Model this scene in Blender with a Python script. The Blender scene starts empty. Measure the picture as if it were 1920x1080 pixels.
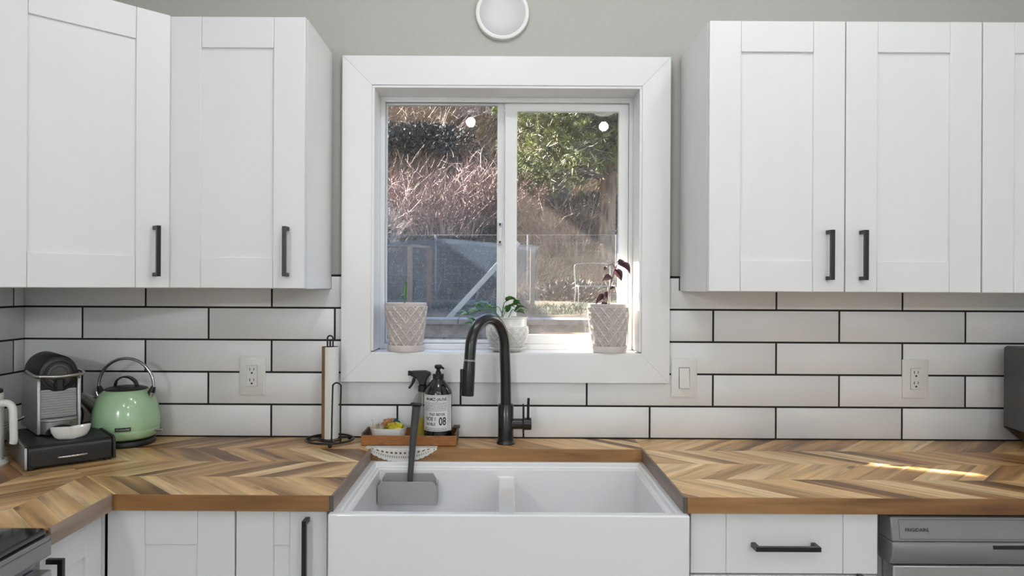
import bpy, math, random
from mathutils import Vector, Matrix
random.seed(7)
PI = math.pi
SC = bpy.context.scene
COL = SC.collection

# ------------------------------------------------------------------ camera, world, sun, exposure
cam_d = bpy.data.cameras.new('camera')
cam = bpy.data.objects.new('camera', cam_d); COL.objects.link(cam)
cam_d.sensor_width = 36.0
cam_d.lens = 36.0 * 1327 / 1920
cam_d.shift_x = 20 / 1920
cam_d.shift_y = -3 / 1920
cam_d.clip_start = 0.02
cam.location = (0, -2.3, 1.405)
cam.rotation_euler = (Matrix.Rotation(PI/2, 4, 'X') @ Matrix.Rotation(math.radians(0.3), 4, 'Z')).to_euler()
SC.camera = cam

SC.view_settings.view_transform = 'Standard'
SC.view_settings.look = 'None'
SC.view_settings.gamma = 1.0
SC.view_settings.use_curve_mapping = False
SC.view_settings.exposure = 0.09
SC.cycles.max_bounces = 8
SC.cycles.glossy_bounces = 3
SC.cycles.transparent_max_bounces = 12
SC.cycles.caustics_reflective = False
SC.cycles.caustics_refractive = False

SUN_EL = math.radians(32.0)
SUN_DIR = Vector((.905*math.cos(SUN_EL), -.4254*math.cos(SUN_EL), -math.sin(SUN_EL)))   # the way the light travels
world = bpy.data.worlds.new('world'); SC.world = world
world.use_nodes = True
wn = world.node_tree.nodes; wl = world.node_tree.links
sky = wn.new('ShaderNodeTexSky')
sky.sky_type = 'NISHITA'; sky.sun_disc = False
sky.sun_elevation = SUN_EL
sky.sun_rotation = math.atan2(-SUN_DIR.x, -SUN_DIR.y)
wl.new(sky.outputs[0], wn['Background'].inputs[0])
wn['Background'].inputs[1].default_value = 0.85

sun_d = bpy.data.lights.new('sun', 'SUN')
sun_d.energy = 62.0; sun_d.angle = math.radians(0.53); sun_d.color = (1.0, .90, .76)
sun = bpy.data.objects.new('sun', sun_d); COL.objects.link(sun)
sun.rotation_euler = SUN_DIR.to_track_quat('-Z', 'Y').to_euler()
LAMP_W = 27.0          # each ceiling lamp (its light is made in its builder)

# ------------------------------------------------------------------ materials
MATS = {}
def new_mat(name):
    m = bpy.data.materials.new(name); m.use_nodes = True
    MATS[name] = m
    return m, m.node_tree.nodes, m.node_tree.links, m.node_tree.nodes['Principled BSDF']
def ramp(nodes, stops, interp='LINEAR'):
    r = nodes.new('ShaderNodeValToRGB'); r.color_ramp.interpolation = interp
    e = r.color_ramp.elements
    while len(e) > 1: e.remove(e[-1])
    e[0].position = stops[0][0]; e[0].color = (*stops[0][1], 1)
    for p, c in stops[1:]:
        x = e.new(p); x.color = (*c, 1)
    return r
def coords(nodes, links, scale=(1,1,1), kind='Object', jitter=0):
    tc = nodes.new('ShaderNodeTexCoord'); mp = nodes.new('ShaderNodeMapping')
    mp.inputs['Scale'].default_value = scale
    links.new(tc.outputs[kind], mp.inputs['Vector'])
    if jitter:
        oi = nodes.new('ShaderNodeObjectInfo'); mu = nodes.new('ShaderNodeVectorMath'); mu.operation = 'SCALE'
        cb = nodes.new('ShaderNodeCombineXYZ')
        for i in range(3): links.new(oi.outputs['Random'], cb.inputs[i])
        links.new(cb.outputs[0], mu.inputs[0]); mu.inputs['Scale'].default_value = jitter
        links.new(mu.outputs[0], mp.inputs['Location'])
        return mp, oi
    return mp
def noise(nodes, links, mp, scale, detail=3, rough=.5):
    n = nodes.new('ShaderNodeTexNoise'); n.inputs['Scale'].default_value = scale
    n.inputs['Detail'].default_value = detail; n.inputs['Roughness'].default_value = rough
    links.new(mp.outputs[0], n.inputs['Vector']); return n
def bump(nodes, links, h, strength, dist, bsdf):
    b = nodes.new('ShaderNodeBump'); b.inputs['Strength'].default_value = strength; b.inputs['Distance'].default_value = dist
    links.new(h, b.inputs['Height']); links.new(b.outputs[0], bsdf.inputs['Normal'])
def simple(name, col, rough=.5, metal=0, var=.06, nscale=30, bmp=0, coat=0, stretch=(1,1,1), spec=.5):
    """a plain surface with a little procedural variation and optional fine relief"""
    m, n, l, b = new_mat(name)
    mp = coords(n, l, stretch)
    nz = noise(n, l, mp, nscale, 4)
    lo = tuple(max(0, c*(1-var)) for c in col); hi = tuple(min(1, c*(1+var)) for c in col)
    r = ramp(n, [(.3, lo), (.7, hi)])
    l.new(nz.outputs[0], r.inputs[0]); l.new(r.outputs[0], b.inputs['Base Color'])
    b.inputs['Roughness'].default_value = rough; b.inputs['Metallic'].default_value = metal
    b.inputs['Coat Weight'].default_value = coat; b.inputs['Coat Roughness'].default_value = .08
    b.inputs['Specular IOR Level'].default_value = spec
    if bmp: bump(n, l, nz.outputs[0], bmp, .002, b)
    return m

simple('cabinet_white', (.81,.81,.815), .42, var=.012, nscale=8, bmp=.02, stretch=(1,1,.1))
simple('trim_white', (.84,.84,.84), .38, var=.012, nscale=12, bmp=.03)
simple('vinyl_white', (.86,.86,.86), .28, var=.01, nscale=10)
simple('wall_paint', (.48,.465,.435), .75, var=.02, nscale=60, bmp=.06)
simple('ceiling_paint', (.84,.83,.81), .9, var=.01, nscale=60, bmp=.05)
simple('room_paint', (.80,.80,.79), .8, var=.02, nscale=60, bmp=.05)
simple('floor_wood', (.44,.42,.39), .45, var=.3, nscale=6, stretch=(1,12,1))
simple('tile_white', (.82,.83,.845), .40, var=.012, nscale=3, bmp=.015)
simple('grout_black', (.012,.012,.012), .85, var=.3, nscale=200)
simple('porcelain', (.85,.85,.855), .09, var=.006, nscale=4, coat=.4)
simple('plastic_white', (.80,.80,.79), .32, var=.01, nscale=20)
simple('plastic_dark', (.010,.010,.010), .4, var=.2, nscale=40)
simple('black_metal', (.014,.014,.015), .33, metal=.2, var=.15, nscale=60)
simple('faucet_black', (.013,.013,.014), .24, metal=.1, var=.15, nscale=40, coat=.25)
simple('chrome', (.55,.55,.55), .16, metal=1, var=.05, nscale=20)
simple('steel_brushed', (.34,.34,.34), .36, metal=1, var=.07, nscale=30, stretch=(40,1,40))
simple('steel_light', (.46,.46,.46), .33, metal=.75, var=.06, nscale=30, stretch=(1,1,30))
simple('dishwasher_grey', (.25,.25,.25), .38, metal=.35, var=.04, nscale=20, stretch=(.4,20,20))
simple('glass_black', (.006,.006,.007), .06, var=.1, nscale=10, coat=.6)
simple('enamel_green', (.41,.62,.385), .16, var=.012, nscale=6, coat=.6)
simple('leatherette_black', (.011,.011,.012), .42, var=.25, nscale=140, bmp=.15)
simple('ceramic_pot', (.63,.565,.535), .42, var=.05, nscale=40, bmp=.05)
simple('ceramic_white', (.80,.79,.77), .16, var=.01, nscale=10, coat=.3)
simple('soil', (.035,.022,.014), .95, var=.5, nscale=120, bmp=.6)
simple('leaf_green', (.055,.17,.04), .38, var=.45, nscale=50)
simple('leaf_light', (.17,.30,.10), .4, var=.4, nscale=60)
simple('leaf_purple', (.045,.012,.022), .42, var=.35, nscale=60)
simple('stake_wood', (.45,.36,.24), .7, var=.2, nscale=60)
simple('cardboard', (.28,.165,.085), .85, var=.1, nscale=80, bmp=.1)
simple('paper', (.78,.78,.77), .9, var=.03, nscale=300, bmp=.5)
simple('cotton', (.74,.72,.68), .95, var=.08, nscale=400, bmp=.5)
simple('tray_wood', (.32,.125,.03), .45, var=.3, nscale=20, stretch=(2,20,20))
simple('tray_grey', (.10,.085,.075), .6, var=.3, nscale=30, stretch=(2,20,20))
simple('tray_liner', (.62,.61,.60), .5, var=.04, nscale=30)
simple('caddy_grey', (.40,.40,.40), .42, metal=.15, var=.03, nscale=20)
simple('handle_grey', (.055,.057,.06), .45, var=.1, nscale=40)
simple('bristle', (.60,.58,.54), .8, var=.2, nscale=200)
simple('bottle_black', (.006,.006,.006), .14, var=.1, nscale=20, coat=.5)
simple('label_paper', (.78,.78,.76), .6, var=.05, nscale=100)
simple('ink', (.01,.01,.01), .6, var=.1, nscale=50)
simple('cloth_yellow', (.50,.42,.02), .85, var=.5, nscale=45, bmp=.5)
simple('cloth_orange', (.34,.16,.07), .85, var=.5, nscale=60, bmp=.5)
simple('cloth_teal', (.03,.10,.12), .85, var=.6, nscale=60, bmp=.5)
simple('cloth_cream', (.42,.36,.26), .9, var=.5, nscale=60, bmp=.5)
simple('appliance_grey', (.075,.075,.075), .42, var=.05, nscale=30)
simple('opal', (.55,.55,.56), .35, var=.01, nscale=10)
simple('lamp_ring', (.84,.84,.82), .3, var=.01, nscale=10)
simple('amber_liquid', (.55,.40,.05), .12, var=.05, nscale=10)
# outdoors
simple('siding', (.45,.43,.40), .8, var=.05, nscale=20)
simple('block_grey', (.15,.155,.165), .95, var=.3, nscale=25, bmp=.7)
simple('cap_stone', (.15,.155,.165), .9, var=.2, nscale=25, bmp=.4)
simple('lumber_old', (.20,.145,.105), .85, var=.25, nscale=25, stretch=(8,8,1), bmp=.2)
simple('lumber_red', (.17,.10,.065), .85, var=.35, nscale=25, stretch=(8,8,1), bmp=.2)
simple('lumber_new', (.22,.115,.05), .8, var=.25, nscale=20, stretch=(1,10,10))
simple('board_white', (.30,.31,.33), .6, var=.12, nscale=20, bmp=.1)
simple('galvanised', (.16,.17,.18), .5, metal=.4, var=.15, nscale=30)
simple('twig_red', (.20,.122,.108), .7, var=.55, nscale=5)
simple('twig_brown', (.16,.105,.075), .75, var=.55, nscale=5)
simple('twig_grey', (.23,.19,.17), .75, var=.5, nscale=5)
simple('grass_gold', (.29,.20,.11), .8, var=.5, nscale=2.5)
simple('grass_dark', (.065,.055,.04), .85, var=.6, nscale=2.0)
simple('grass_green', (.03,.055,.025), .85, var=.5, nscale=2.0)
simple('needle_green', (.155,.165,.05), .6, var=.5, nscale=2.2)
simple('shrub_dark', (.035,.034,.028), .8, var=.7, nscale=2.5)

def plank_mat(name, tones, grain=.55, rough=.36):
    """wood: grain along local x, tone by object"""
    m, n, l, b = new_mat(name)
    mp, oi = coords(n, l, (2.2, 26, 26), jitter=37.0)
    nz = noise(n, l, mp, 1.6, 6, .62)
    mp2, _ = coords(n, l, (.9, 7.5, 7.5), jitter=91.0)
    big = noise(n, l, mp2, 2.1, 2, .5)
    tone = ramp(n, tones)
    ad = n.new('ShaderNodeMath'); ad.operation = 'MULTIPLY_ADD'
    l.new(big.outputs[0], ad.inputs[0]); ad.inputs[1].default_value = 1.5; ad.inputs[2].default_value = -.75
    a2 = n.new('ShaderNodeMath'); a2.operation = 'ADD'; l.new(ad.outputs[0], a2.inputs[0]); l.new(oi.outputs['Random'], a2.inputs[1])
    l.new(a2.outputs[0], tone.inputs[0])
    gr = ramp(n, [(.34, (1-grain,)*3), (.47, (.86,)*3), (.56, (1.0,)*3), (.70, (1.25,)*3)])
    l.new(nz.outputs[0], gr.inputs[0])
    mx = n.new('ShaderNodeMix'); mx.data_type = 'RGBA'; mx.blend_type = 'MULTIPLY'; mx.inputs['Factor'].default_value = .85
    l.new(tone.outputs[0], mx.inputs['A']); l.new(gr.outputs[0], mx.inputs['B'])
    # knots
    mp3, _ = coords(n, l, (4.0, 9.5, 1), jitter=53.0)
    vo = n.new('ShaderNodeTexVoronoi'); vo.inputs['Scale'].default_value = 1.0; l.new(mp3.outputs[0], vo.inputs['Vector'])
    kr = ramp(n, [(.05, (.22,.16,.12)), (.13, (1,1,1))]); l.new(vo.outputs['Distance'], kr.inputs[0])
    mk = n.new('ShaderNodeMix'); mk.data_type = 'RGBA'; mk.blend_type = 'MULTIPLY'; mk.inputs['Factor'].default_value = .85
    l.new(mx.outputs['Result'], mk.inputs['A']); l.new(kr.outputs[0], mk.inputs['B'])
    l.new(mk.outputs['Result'], b.inputs['Base Color'])
    b.inputs['Roughness'].default_value = rough
    b.inputs['Coat Weight'].default_value = .12; b.inputs['Coat Roughness'].default_value = .25
    bump(n, l, nz.outputs[0], .06, .001, b)
    return m
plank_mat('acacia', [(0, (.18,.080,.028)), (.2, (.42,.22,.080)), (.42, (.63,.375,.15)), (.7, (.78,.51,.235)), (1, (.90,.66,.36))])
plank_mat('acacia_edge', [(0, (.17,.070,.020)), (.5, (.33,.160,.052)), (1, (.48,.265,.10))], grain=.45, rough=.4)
plank_mat('acacia_side', [(0, (.20,.14,.105)), (.5, (.27,.195,.15)), (1, (.34,.25,.20))], grain=.35, rough=.45)

def pane_mat(name, dust, tint, seed):
    m, n, l, b = new_mat(name)
    n.remove(b); out = n['Material Output']
    mp = coords(n, l, (1,1,1)); mp.inputs['Location'].default_value = (seed, 0, seed)
    vo = n.new('ShaderNodeTexVoronoi'); vo.inputs['Scale'].default_value = 150; l.new(mp.outputs[0], vo.inputs['Vector'])
    cell = n.new('ShaderNodeSeparateColor'); l.new(vo.outputs['Color'], cell.inputs[0])
    dot = ramp(n, [(.10, (1,1,1)), (.30, (0,0,0))]); l.new(vo.outputs['Distance'], dot.inputs[0])
    sel = n.new('ShaderNodeMath'); sel.operation = 'GREATER_THAN'; sel.inputs[1].default_value = .62; l.new(cell.outputs[0], sel.inputs[0])
    sz = n.new('ShaderNodeTexCoord'); sp = n.new('ShaderNodeSeparateXYZ'); l.new(sz.outputs['Object'], sp.inputs[0])
    low = n.new('ShaderNodeMapRange'); low.inputs['From Min'].default_value = 1.95; low.inputs['From Max'].default_value = 1.50
    l.new(sp.outputs['Z'], low.inputs['Value'])                      # splash dirt collects on the lower half of the pane
    a = n.new('ShaderNodeMath'); a.operation = 'MULTIPLY'; l.new(dot.outputs[0], a.inputs[0]); l.new(sel.outputs[0], a.inputs[1])
    film = noise(n, l, mp, 5, 5, .6)
    fr = ramp(n, [(.35, (.0,)*3), (.75, (.07,)*3)]); l.new(film.outputs[0], fr.inputs[0])
    a1 = n.new('ShaderNodeMath'); a1.operation = 'MULTIPLY_ADD'; l.new(a.outputs[0], a1.inputs[0]); a1.inputs[1].default_value = .45; l.new(fr.outputs[0], a1.inputs[2])
    a2 = n.new('ShaderNodeMath'); a2.operation = 'MULTIPLY'; l.new(a1.outputs[0], a2.inputs[0]); l.new(low.outputs[0], a2.inputs[1])
    a3 = n.new('ShaderNodeMath'); a3.operation = 'MULTIPLY'; l.new(a2.outputs[0], a3.inputs[0]); a3.inputs[1].default_value = dust
    tr = n.new('ShaderNodeBsdfTransparent'); tr.inputs[0].default_value = (*tint, 1)
    df = n.new('ShaderNodeBsdfDiffuse'); df.inputs[0].default_value = (.62,.64,.68,1)
    tl = n.new('ShaderNodeBsdfTranslucent'); tl.inputs[0].default_value = (.62,.64,.68,1)
    dm = n.new('ShaderNodeMixShader'); l.new(df.outputs[0], dm.inputs[1]); l.new(tl.outputs[0], dm.inputs[2])
    m1 = n.new('ShaderNodeMixShader'); l.new(a3.outputs[0], m1.inputs[0]); l.new(tr.outputs[0], m1.inputs[1]); l.new(dm.outputs[0], m1.inputs[2])
    gl = n.new('ShaderNodeBsdfGlossy'); gl.inputs['Roughness'].default_value = .01
    lw = n.new('ShaderNodeLayerWeight'); lw.inputs[0].default_value = .5
    pw = n.new('ShaderNodeMath'); pw.operation = 'POWER'; pw.inputs[1].default_value = 5; l.new(lw.outputs['Facing'], pw.inputs[0])
    fz = n.new('ShaderNodeMath'); fz.operation = 'MULTIPLY_ADD'; fz.inputs[1].default_value = .96; fz.inputs[2].default_value = .022; l.new(pw.outputs[0], fz.inputs[0])
    m2 = n.new('ShaderNodeMixShader'); l.new(fz.outputs[0], m2.inputs[0]); l.new(m1.outputs[0], m2.inputs[1]); l.new(gl.outputs[0], m2.inputs[2])
    l.new(m2.outputs[0], out.inputs[0]); return m
pane_mat('pane_dusty', .85, (.93,.95,.97), 3.1)
pane_mat('pane_clear', .25, (.95,.96,.96), 8.7)

def veil_mat(name, col, cover, wave=0):
    """woven mesh too fine to resolve: part thread, part open"""
    m, n, l, b = new_mat(name)
    n.remove(b); out = n['Material Output']
    mp = coords(n, l)
    nz = noise(n, l, mp, 60, 3, .6)
    r = ramp(n, [(.3, (cover*.75,)*3), (.7, (min(1, cover*1.25),)*3)]); l.new(nz.outputs[0], r.inputs[0])
    tr = n.new('ShaderNodeBsdfTransparent')
    df = n.new('ShaderNodeBsdfDiffuse'); df.inputs[0].default_value = (*col, 1)
    tl = n.new('ShaderNodeBsdfTranslucent'); tl.inputs[0].default_value = (*col, 1)
    dm = n.new('ShaderNodeMixShader'); dm.inputs[0].default_value = .45; l.new(df.outputs[0], dm.inputs[1]); l.new(tl.outputs[0], dm.inputs[2])
    mx = n.new('ShaderNodeMixShader'); l.new(r.outputs[0], mx.inputs[0]); l.new(tr.outputs[0], mx.inputs[1]); l.new(dm.outputs[0], mx.inputs[2])
    l.new(mx.outputs[0], out.inputs[0]); return m
veil_mat('insect_screen', (.30,.26,.24), .075)
veil_mat('bird_net', (.07,.092,.125), .26)

def clear_plastic(name):
    m, n, l, b = new_mat(name)
    n.remove(b); out = n['Material Output']
    mp = coords(n, l); nz = noise(n, l, mp, 20); r = ramp(n, [(0, (.80,.82,.82)), (1, (.92,.93,.93))]); l.new(nz.outputs[0], r.inputs[0])
    tr = n.new('ShaderNodeBsdfTransparent'); l.new(r.outputs[0], tr.inputs[0])
    gl = n.new('ShaderNodeBsdfGlossy'); gl.inputs['Roughness'].default_value = .06
    lw = n.new('ShaderNodeLayerWeight'); lw.inputs[0].default_value = .25
    mx = n.new('ShaderNodeMixShader'); l.new(lw.outputs['Facing'], mx.inputs[0]); l.new(tr.outputs[0], mx.inputs[1]); l.new(gl.outputs[0], mx.inputs[2])
    l.new(mx.outputs[0], out.inputs[0]); return m
clear_plastic('clear_plastic')

def earth_mat():
    m, n, l, b = new_mat('earth')
    mp = coords(n, l); a = noise(n, l, mp, 1.1, 8, .68); c = noise(n, l, mp, 7, 6, .7)
    r = ramp(n, [(.32, (.030,.026,.021)), (.5, (.055,.043,.032)), (.66, (.11,.080,.05)), (.8, (.16,.12,.075))])
    ad = n.new('ShaderNodeMath'); ad.operation = 'MULTIPLY_ADD'; l.new(c.outputs[0], ad.inputs[0]); ad.inputs[1].default_value = .5
    sb = n.new('ShaderNodeMath'); sb.operation = 'MULTIPLY_ADD'; l.new(a.outputs[0], sb.inputs[0]); sb.inputs[1].default_value = .8; sb.inputs[2].default_value = -.15
    l.new(sb.outputs[0], ad.inputs[2]); l.new(ad.outputs[0], r.inputs[0]); l.new(r.outputs[0], b.inputs['Base Color'])
    b.inputs['Roughness'].default_value = .95
    bump(n, l, c.outputs[0], 1, .06, b)
earth_mat()
def bark_mat():
    m, n, l, b = new_mat('bark')
    mp = coords(n, l, (6, 6, 1.2)); vo = n.new('ShaderNodeTexVoronoi'); vo.inputs['Scale'].default_value = 2.2; l.new(mp.outputs[0], vo.inputs['Vector'])
    nz = noise(n, l, mp, 6, 6, .7)
    r = ramp(n, [(.05, (.04,.025,.018)), (.30, (.19,.115,.075)), (.6, (.34,.23,.155))])
    ad = n.new('ShaderNodeMath'); ad.operation = 'MULTIPLY'; l.new(vo.outputs['Distance'], ad.inputs[0]); l.new(nz.outputs[0], ad.inputs[1])
    sc = n.new('ShaderNodeMath'); sc.operation = 'MULTIPLY'; l.new(ad.outputs[0], sc.inputs[0]); sc.inputs[1].default_value = 2
    l.new(sc.outputs[0], r.inputs[0]); l.new(r.outputs[0], b.inputs['Base Color']); b.inputs['Roughness'].default_value = .95
    bump(n, l, sc.outputs[0], 1, .03, b)
bark_mat()
def emit_mat(name, col, s):
    m, n, l, b = new_mat(name)
    b.inputs['Base Color'].default_value = (.9,.9,.9,1)
    b.inputs['Emission Color'].default_value = (*col, 1); b.inputs['Emission Strength'].default_value = s
emit_mat('lamp_glow', (1,.96,.9), 6)

# ------------------------------------------------------------------ mesh helpers
class MB:
    def __init__(s): s.v = []; s.f = []
    def add(s, vs, fs):
        k = len(s.v); s.v += [tuple(p) for p in vs]; s.f += [tuple(i+k for i in f) for f in fs]; return s
    def box(s, x0, x1, y0, y1, z0, z1):
        return s.add([(x0,y0,z0),(x1,y0,z0),(x1,y1,z0),(x0,y1,z0),(x0,y0,z1),(x1,y0,z1),(x1,y1,z1),(x0,y1,z1)],
                     [(0,3,2,1),(4,5,6,7),(0,1,5,4),(1,2,6,5),(2,3,7,6),(3,0,4,7)])
    def prism(s, poly, z0, z1):
        n = len(poly)
        vs = [(p[0],p[1],z0) for p in poly] + [(p[0],p[1],z1) for p in poly]
        fs = [tuple(range(n-1,-1,-1)), tuple(range(n,2*n))] + [(i,(i+1)%n,(i+1)%n+n,i+n) for i in range(n)]
        return s.add(vs, fs)
    def prism_x(s, poly, x0, x1):      # poly in (y,z)
        n = len(poly)
        vs = [(x0,p[0],p[1]) for p in poly] + [(x1,p[0],p[1]) for p in poly]
        fs = [tuple(range(n-1,-1,-1)), tuple(range(n,2*n))] + [(i,(i+1)%n,(i+1)%n+n,i+n) for i in range(n)]
        return s.add(vs, fs)
    def prism_y(s, poly, y0, y1):      # poly in (x,z)
        n = len(poly)
        vs = [(p[0],y1,p[1]) for p in poly] + [(p[0],y0,p[1]) for p in poly]
        fs = [tuple(range(n-1,-1,-1)), tuple(range(n,2*n))] + [(i,(i+1)%n,(i+1)%n+n,i+n) for i in range(n)]
        return s.add(vs, fs)
    def rings(s, rings, cap0=True, cap1=True, closed=True):
        n = len(rings[0]); vs = [p for r in rings for p in r]; fs = []
        for k in range(len(rings)-1):
            for i in range(n if closed else n-1):
                j = (i+1) % n
                fs.append((k*n+i, k*n+j, (k+1)*n+j, (k+1)*n+i))
        if cap0 and closed: fs.append(tuple(range(n-1,-1,-1)))
        if cap1 and closed: fs.append(tuple((len(rings)-1)*n+i for i in range(n)))
        return s.add(vs, fs)
    def lathe(s, prof, n=40, c=(0,0,0), cap0=True, cap1=True):
        rg = [[(c[0]+r*math.cos(2*PI*i/n), c[1]+r*math.sin(2*PI*i/n), c[2]+z) for i in range(n)] for r, z in prof]
        return s.rings(rg, cap0, cap1)
    def tube(s, pts, r, n=10, cap=True, closed=False):
        pts = [Vector(p) for p in pts]; m = len(pts)
        rr = r if isinstance(r, (list, tuple)) else [r]*m
        t0 = (pts[1]-pts[0]).normalized()
        up = Vector((0,0,1)) if abs(t0.z) < .9 else Vector((1,0,0))
        nrm = (up - t0*up.dot(t0)).normalized()
        rg = []
        for i, p in enumerate(pts):
            if closed: t = (pts[(i+1)%m]-pts[i-1]).normalized()
            else: t = (pts[min(i+1,m-1)]-pts[max(i-1,0)]).normalized()
            nrm = (nrm - t*nrm.dot(t)).normalized(); bn = t.cross(nrm)
            rg.append([tuple(p + rr[i]*(math.cos(2*PI*k/n)*nrm + math.sin(2*PI*k/n)*bn)) for k in range(n)])
        if closed: rg.append(rg[0]); cap = False
        return s.rings(rg, cap, cap)
    def vox(s, xs, ys, zs, solid):
        idx = {}; vs = []; fs = []
        def V(i,j,k):
            if (i,j,k) not in idx: idx[(i,j,k)] = len(vs); vs.append((xs[i],ys[j],zs[k]))
            return idx[(i,j,k)]
        nx, ny, nz = len(xs)-1, len(ys)-1, len(zs)-1
        S = lambda i,j,k: 0<=i<nx and 0<=j<ny and 0<=k<nz and solid(i,j,k)
        for i in range(nx):
            for j in range(ny):
                for k in range(nz):
                    if not S(i,j,k): continue
                    if not S(i-1,j,k): fs.append((V(i,j,k),V(i,j,k+1),V(i,j+1,k+1),V(i,j+1,k)))
                    if not S(i+1,j,k): fs.append((V(i+1,j,k),V(i+1,j+1,k),V(i+1,j+1,k+1),V(i+1,j,k+1)))
                    if not S(i,j-1,k): fs.append((V(i,j,k),V(i+1,j,k),V(i+1,j,k+1),V(i,j,k+1)))
                    if not S(i,j+1,k): fs.append((V(i,j+1,k),V(i,j+1,k+1),V(i+1,j+1,k+1),V(i+1,j+1,k)))
                    if not S(i,j,k-1): fs.append((V(i,j,k),V(i,j+1,k),V(i+1,j+1,k),V(i+1,j,k)))
                    if not S(i,j,k+1): fs.append((V(i,j,k+1),V(i+1,j,k+1),V(i+1,j+1,k+1),V(i,j+1,k+1)))
        return s.add(vs, fs)
    def mesh(s, name, mat, smooth=None):
        me = bpy.data.meshes.new(name); me.from_pydata(s.v, [], s.f); me.update()
        if mat: me.materials.append(MATS[mat])
        if smooth is not None:
            me.polygons.foreach_set('use_smooth', [True]*len(me.polygons))
            me.set_sharp_from_angle(angle=math.radians(smooth))
        return me
    def build(s, name, mat, parent=None, bevel=0, smooth=None, seg=2, loc=None, rz=0, solid=0, subsurf=0):
        o = link(name, s.mesh(name, mat, smooth if smooth is not None else (40 if bevel else None)), parent)
        if loc: o.location = loc
        if rz: o.rotation_euler.z = rz
        if solid:
            md = o.modifiers.new('thickness', 'SOLIDIFY'); md.thickness = solid; md.offset = 0
        if bevel:
            md = o.modifiers.new('edge', 'BEVEL'); md.width = bevel; md.segments = seg; md.limit_method = 'ANGLE'; md.angle_limit = math.radians(50)
            md.use_clamp_overlap = True
        if subsurf:
            md = o.modifiers.new('round', 'SUBSURF'); md.levels = subsurf; md.render_levels = subsurf
        return o
def link(name, data, parent=None):
    o = bpy.data.objects.new(name, data); COL.objects.link(o)
    if parent: o.parent = parent
    return o
def tag(o, label=None, cat=None, group=None, kind=None):
    if label: o['label'] = label
    if cat: o['category'] = cat
    if group: o['group'] = group
    if kind: o['kind'] = kind
    return o
def thing(name, label, cat, loc=(0,0,0), rz=0, group=None):
    o = link(name, None); o.location = loc; o.rotation_euler.z = rz; o.empty_display_size = .05
    return tag(o, label, cat, group)
def struct(name, label=None, loc=(0,0,0)):
    o = link(name, None); o.location = loc; return tag(o, label, kind='structure')
def copy_tree(o, parent=None):
    c = o.copy(); COL.objects.link(c); c.parent = parent
    for ch in list(o.children): copy_tree(ch, c)
    return c
def arc(cx, cz, r, a0, a1, n, y=0):
    return [(cx + r*math.cos(a0+(a1-a0)*i/n), y, cz + r*math.sin(a0+(a1-a0)*i/n)) for i in range(n+1)]
def rrect(x0, x1, y0, y1, r, n=6):
    p = []
    for cx, cy, a in ((x1-r,y0+r,-PI/2),(x1-r,y1-r,0),(x0+r,y1-r,PI/2),(x0+r,y0+r,PI)):
        p += [(cx+r*math.cos(a+PI/2*i/n), cy+r*math.sin(a+PI/2*i/n)) for i in range(n+1)]
    return p
def spline(pts, n=8):
    P = [Vector(p) for p in pts]; P = [P[0]*2-P[1]] + P + [P[-1]*2-P[-2]]; out = []
    for i in range(1, len(P)-2):
        for k in range(n):
            t = k/n; a,b,c,d = P[i-1],P[i],P[i+1],P[i+2]
            out.append(tuple(.5*((2*b)+(c-a)*t+(2*a-5*b+4*c-d)*t*t+(3*b-a-3*c+d)*t**3)))
    out.append(tuple(P[-2])); return out
def text_flat(txt, size):
    """letters as vertices (x along the line, z up) and faces, centred on x"""
    cu = bpy.data.curves.new('t', 'FONT'); cu.body = txt; cu.size = size; cu.align_x = 'CENTER'; cu.align_y = 'CENTER'; cu.resolution_u = 3; cu.offset = size*.018
    ob = bpy.data.objects.new('t', cu); COL.objects.link(ob)
    me = bpy.data.meshes.new_from_object(ob.evaluated_get(bpy.context.evaluated_depsgraph_get()))
    vs = [tuple(v.co) for v in me.vertices]; fs = [tuple(p.vertices) for p in me.polygons]
    bpy.data.objects.remove(ob); bpy.data.curves.remove(cu); bpy.data.meshes.remove(me)
    return vs, fs

# ------------------------------------------------------------------ the room
LX, RX, RY, CZ = -1.551, 2.30, -4.2, 2.75          # left wall, right wall, rear wall, ceiling
WT = .14
OX0, OX1, OZ0, OZ1 = -.418, .450, 1.188, 2.050     # window opening
wb = MB().vox([LX-.15, OX0, OX1, RX+.15], [0, WT], [-.1, OZ0, OZ1, CZ+.15], lambda i,j,k: not (i == 1 and k == 1)).build('wall_back', 'wall_paint')
tag(wb, 'taupe painted wall with white brick-bond tiles and dark grout', kind='structure')
wl_ = MB().box(LX-.15, LX, RY, 0, -.1, CZ+.15).build('wall_left', 'wall_paint'); tag(wl_, 'side wall beside the coffee machine', kind='structure')
wr = MB().box(RX, RX+.15, RY, 0, -.1, CZ+.15).build('wall_right', 'room_paint'); tag(wr, kind='structure')
wq = MB().box(LX-.15, RX+.15, RY-.15, RY, -.1, CZ+.15).build('wall_rear', 'room_paint'); tag(wq, kind='structure')
fl = MB().box(LX, RX, RY, 0, -.1, 0).build('floor', 'floor_wood'); tag(fl, kind='structure')
ce = MB().box(LX, RX, RY, 0, CZ, CZ+.15).build('ceiling', 'ceiling_paint'); tag(ce, kind='structure')

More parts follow.
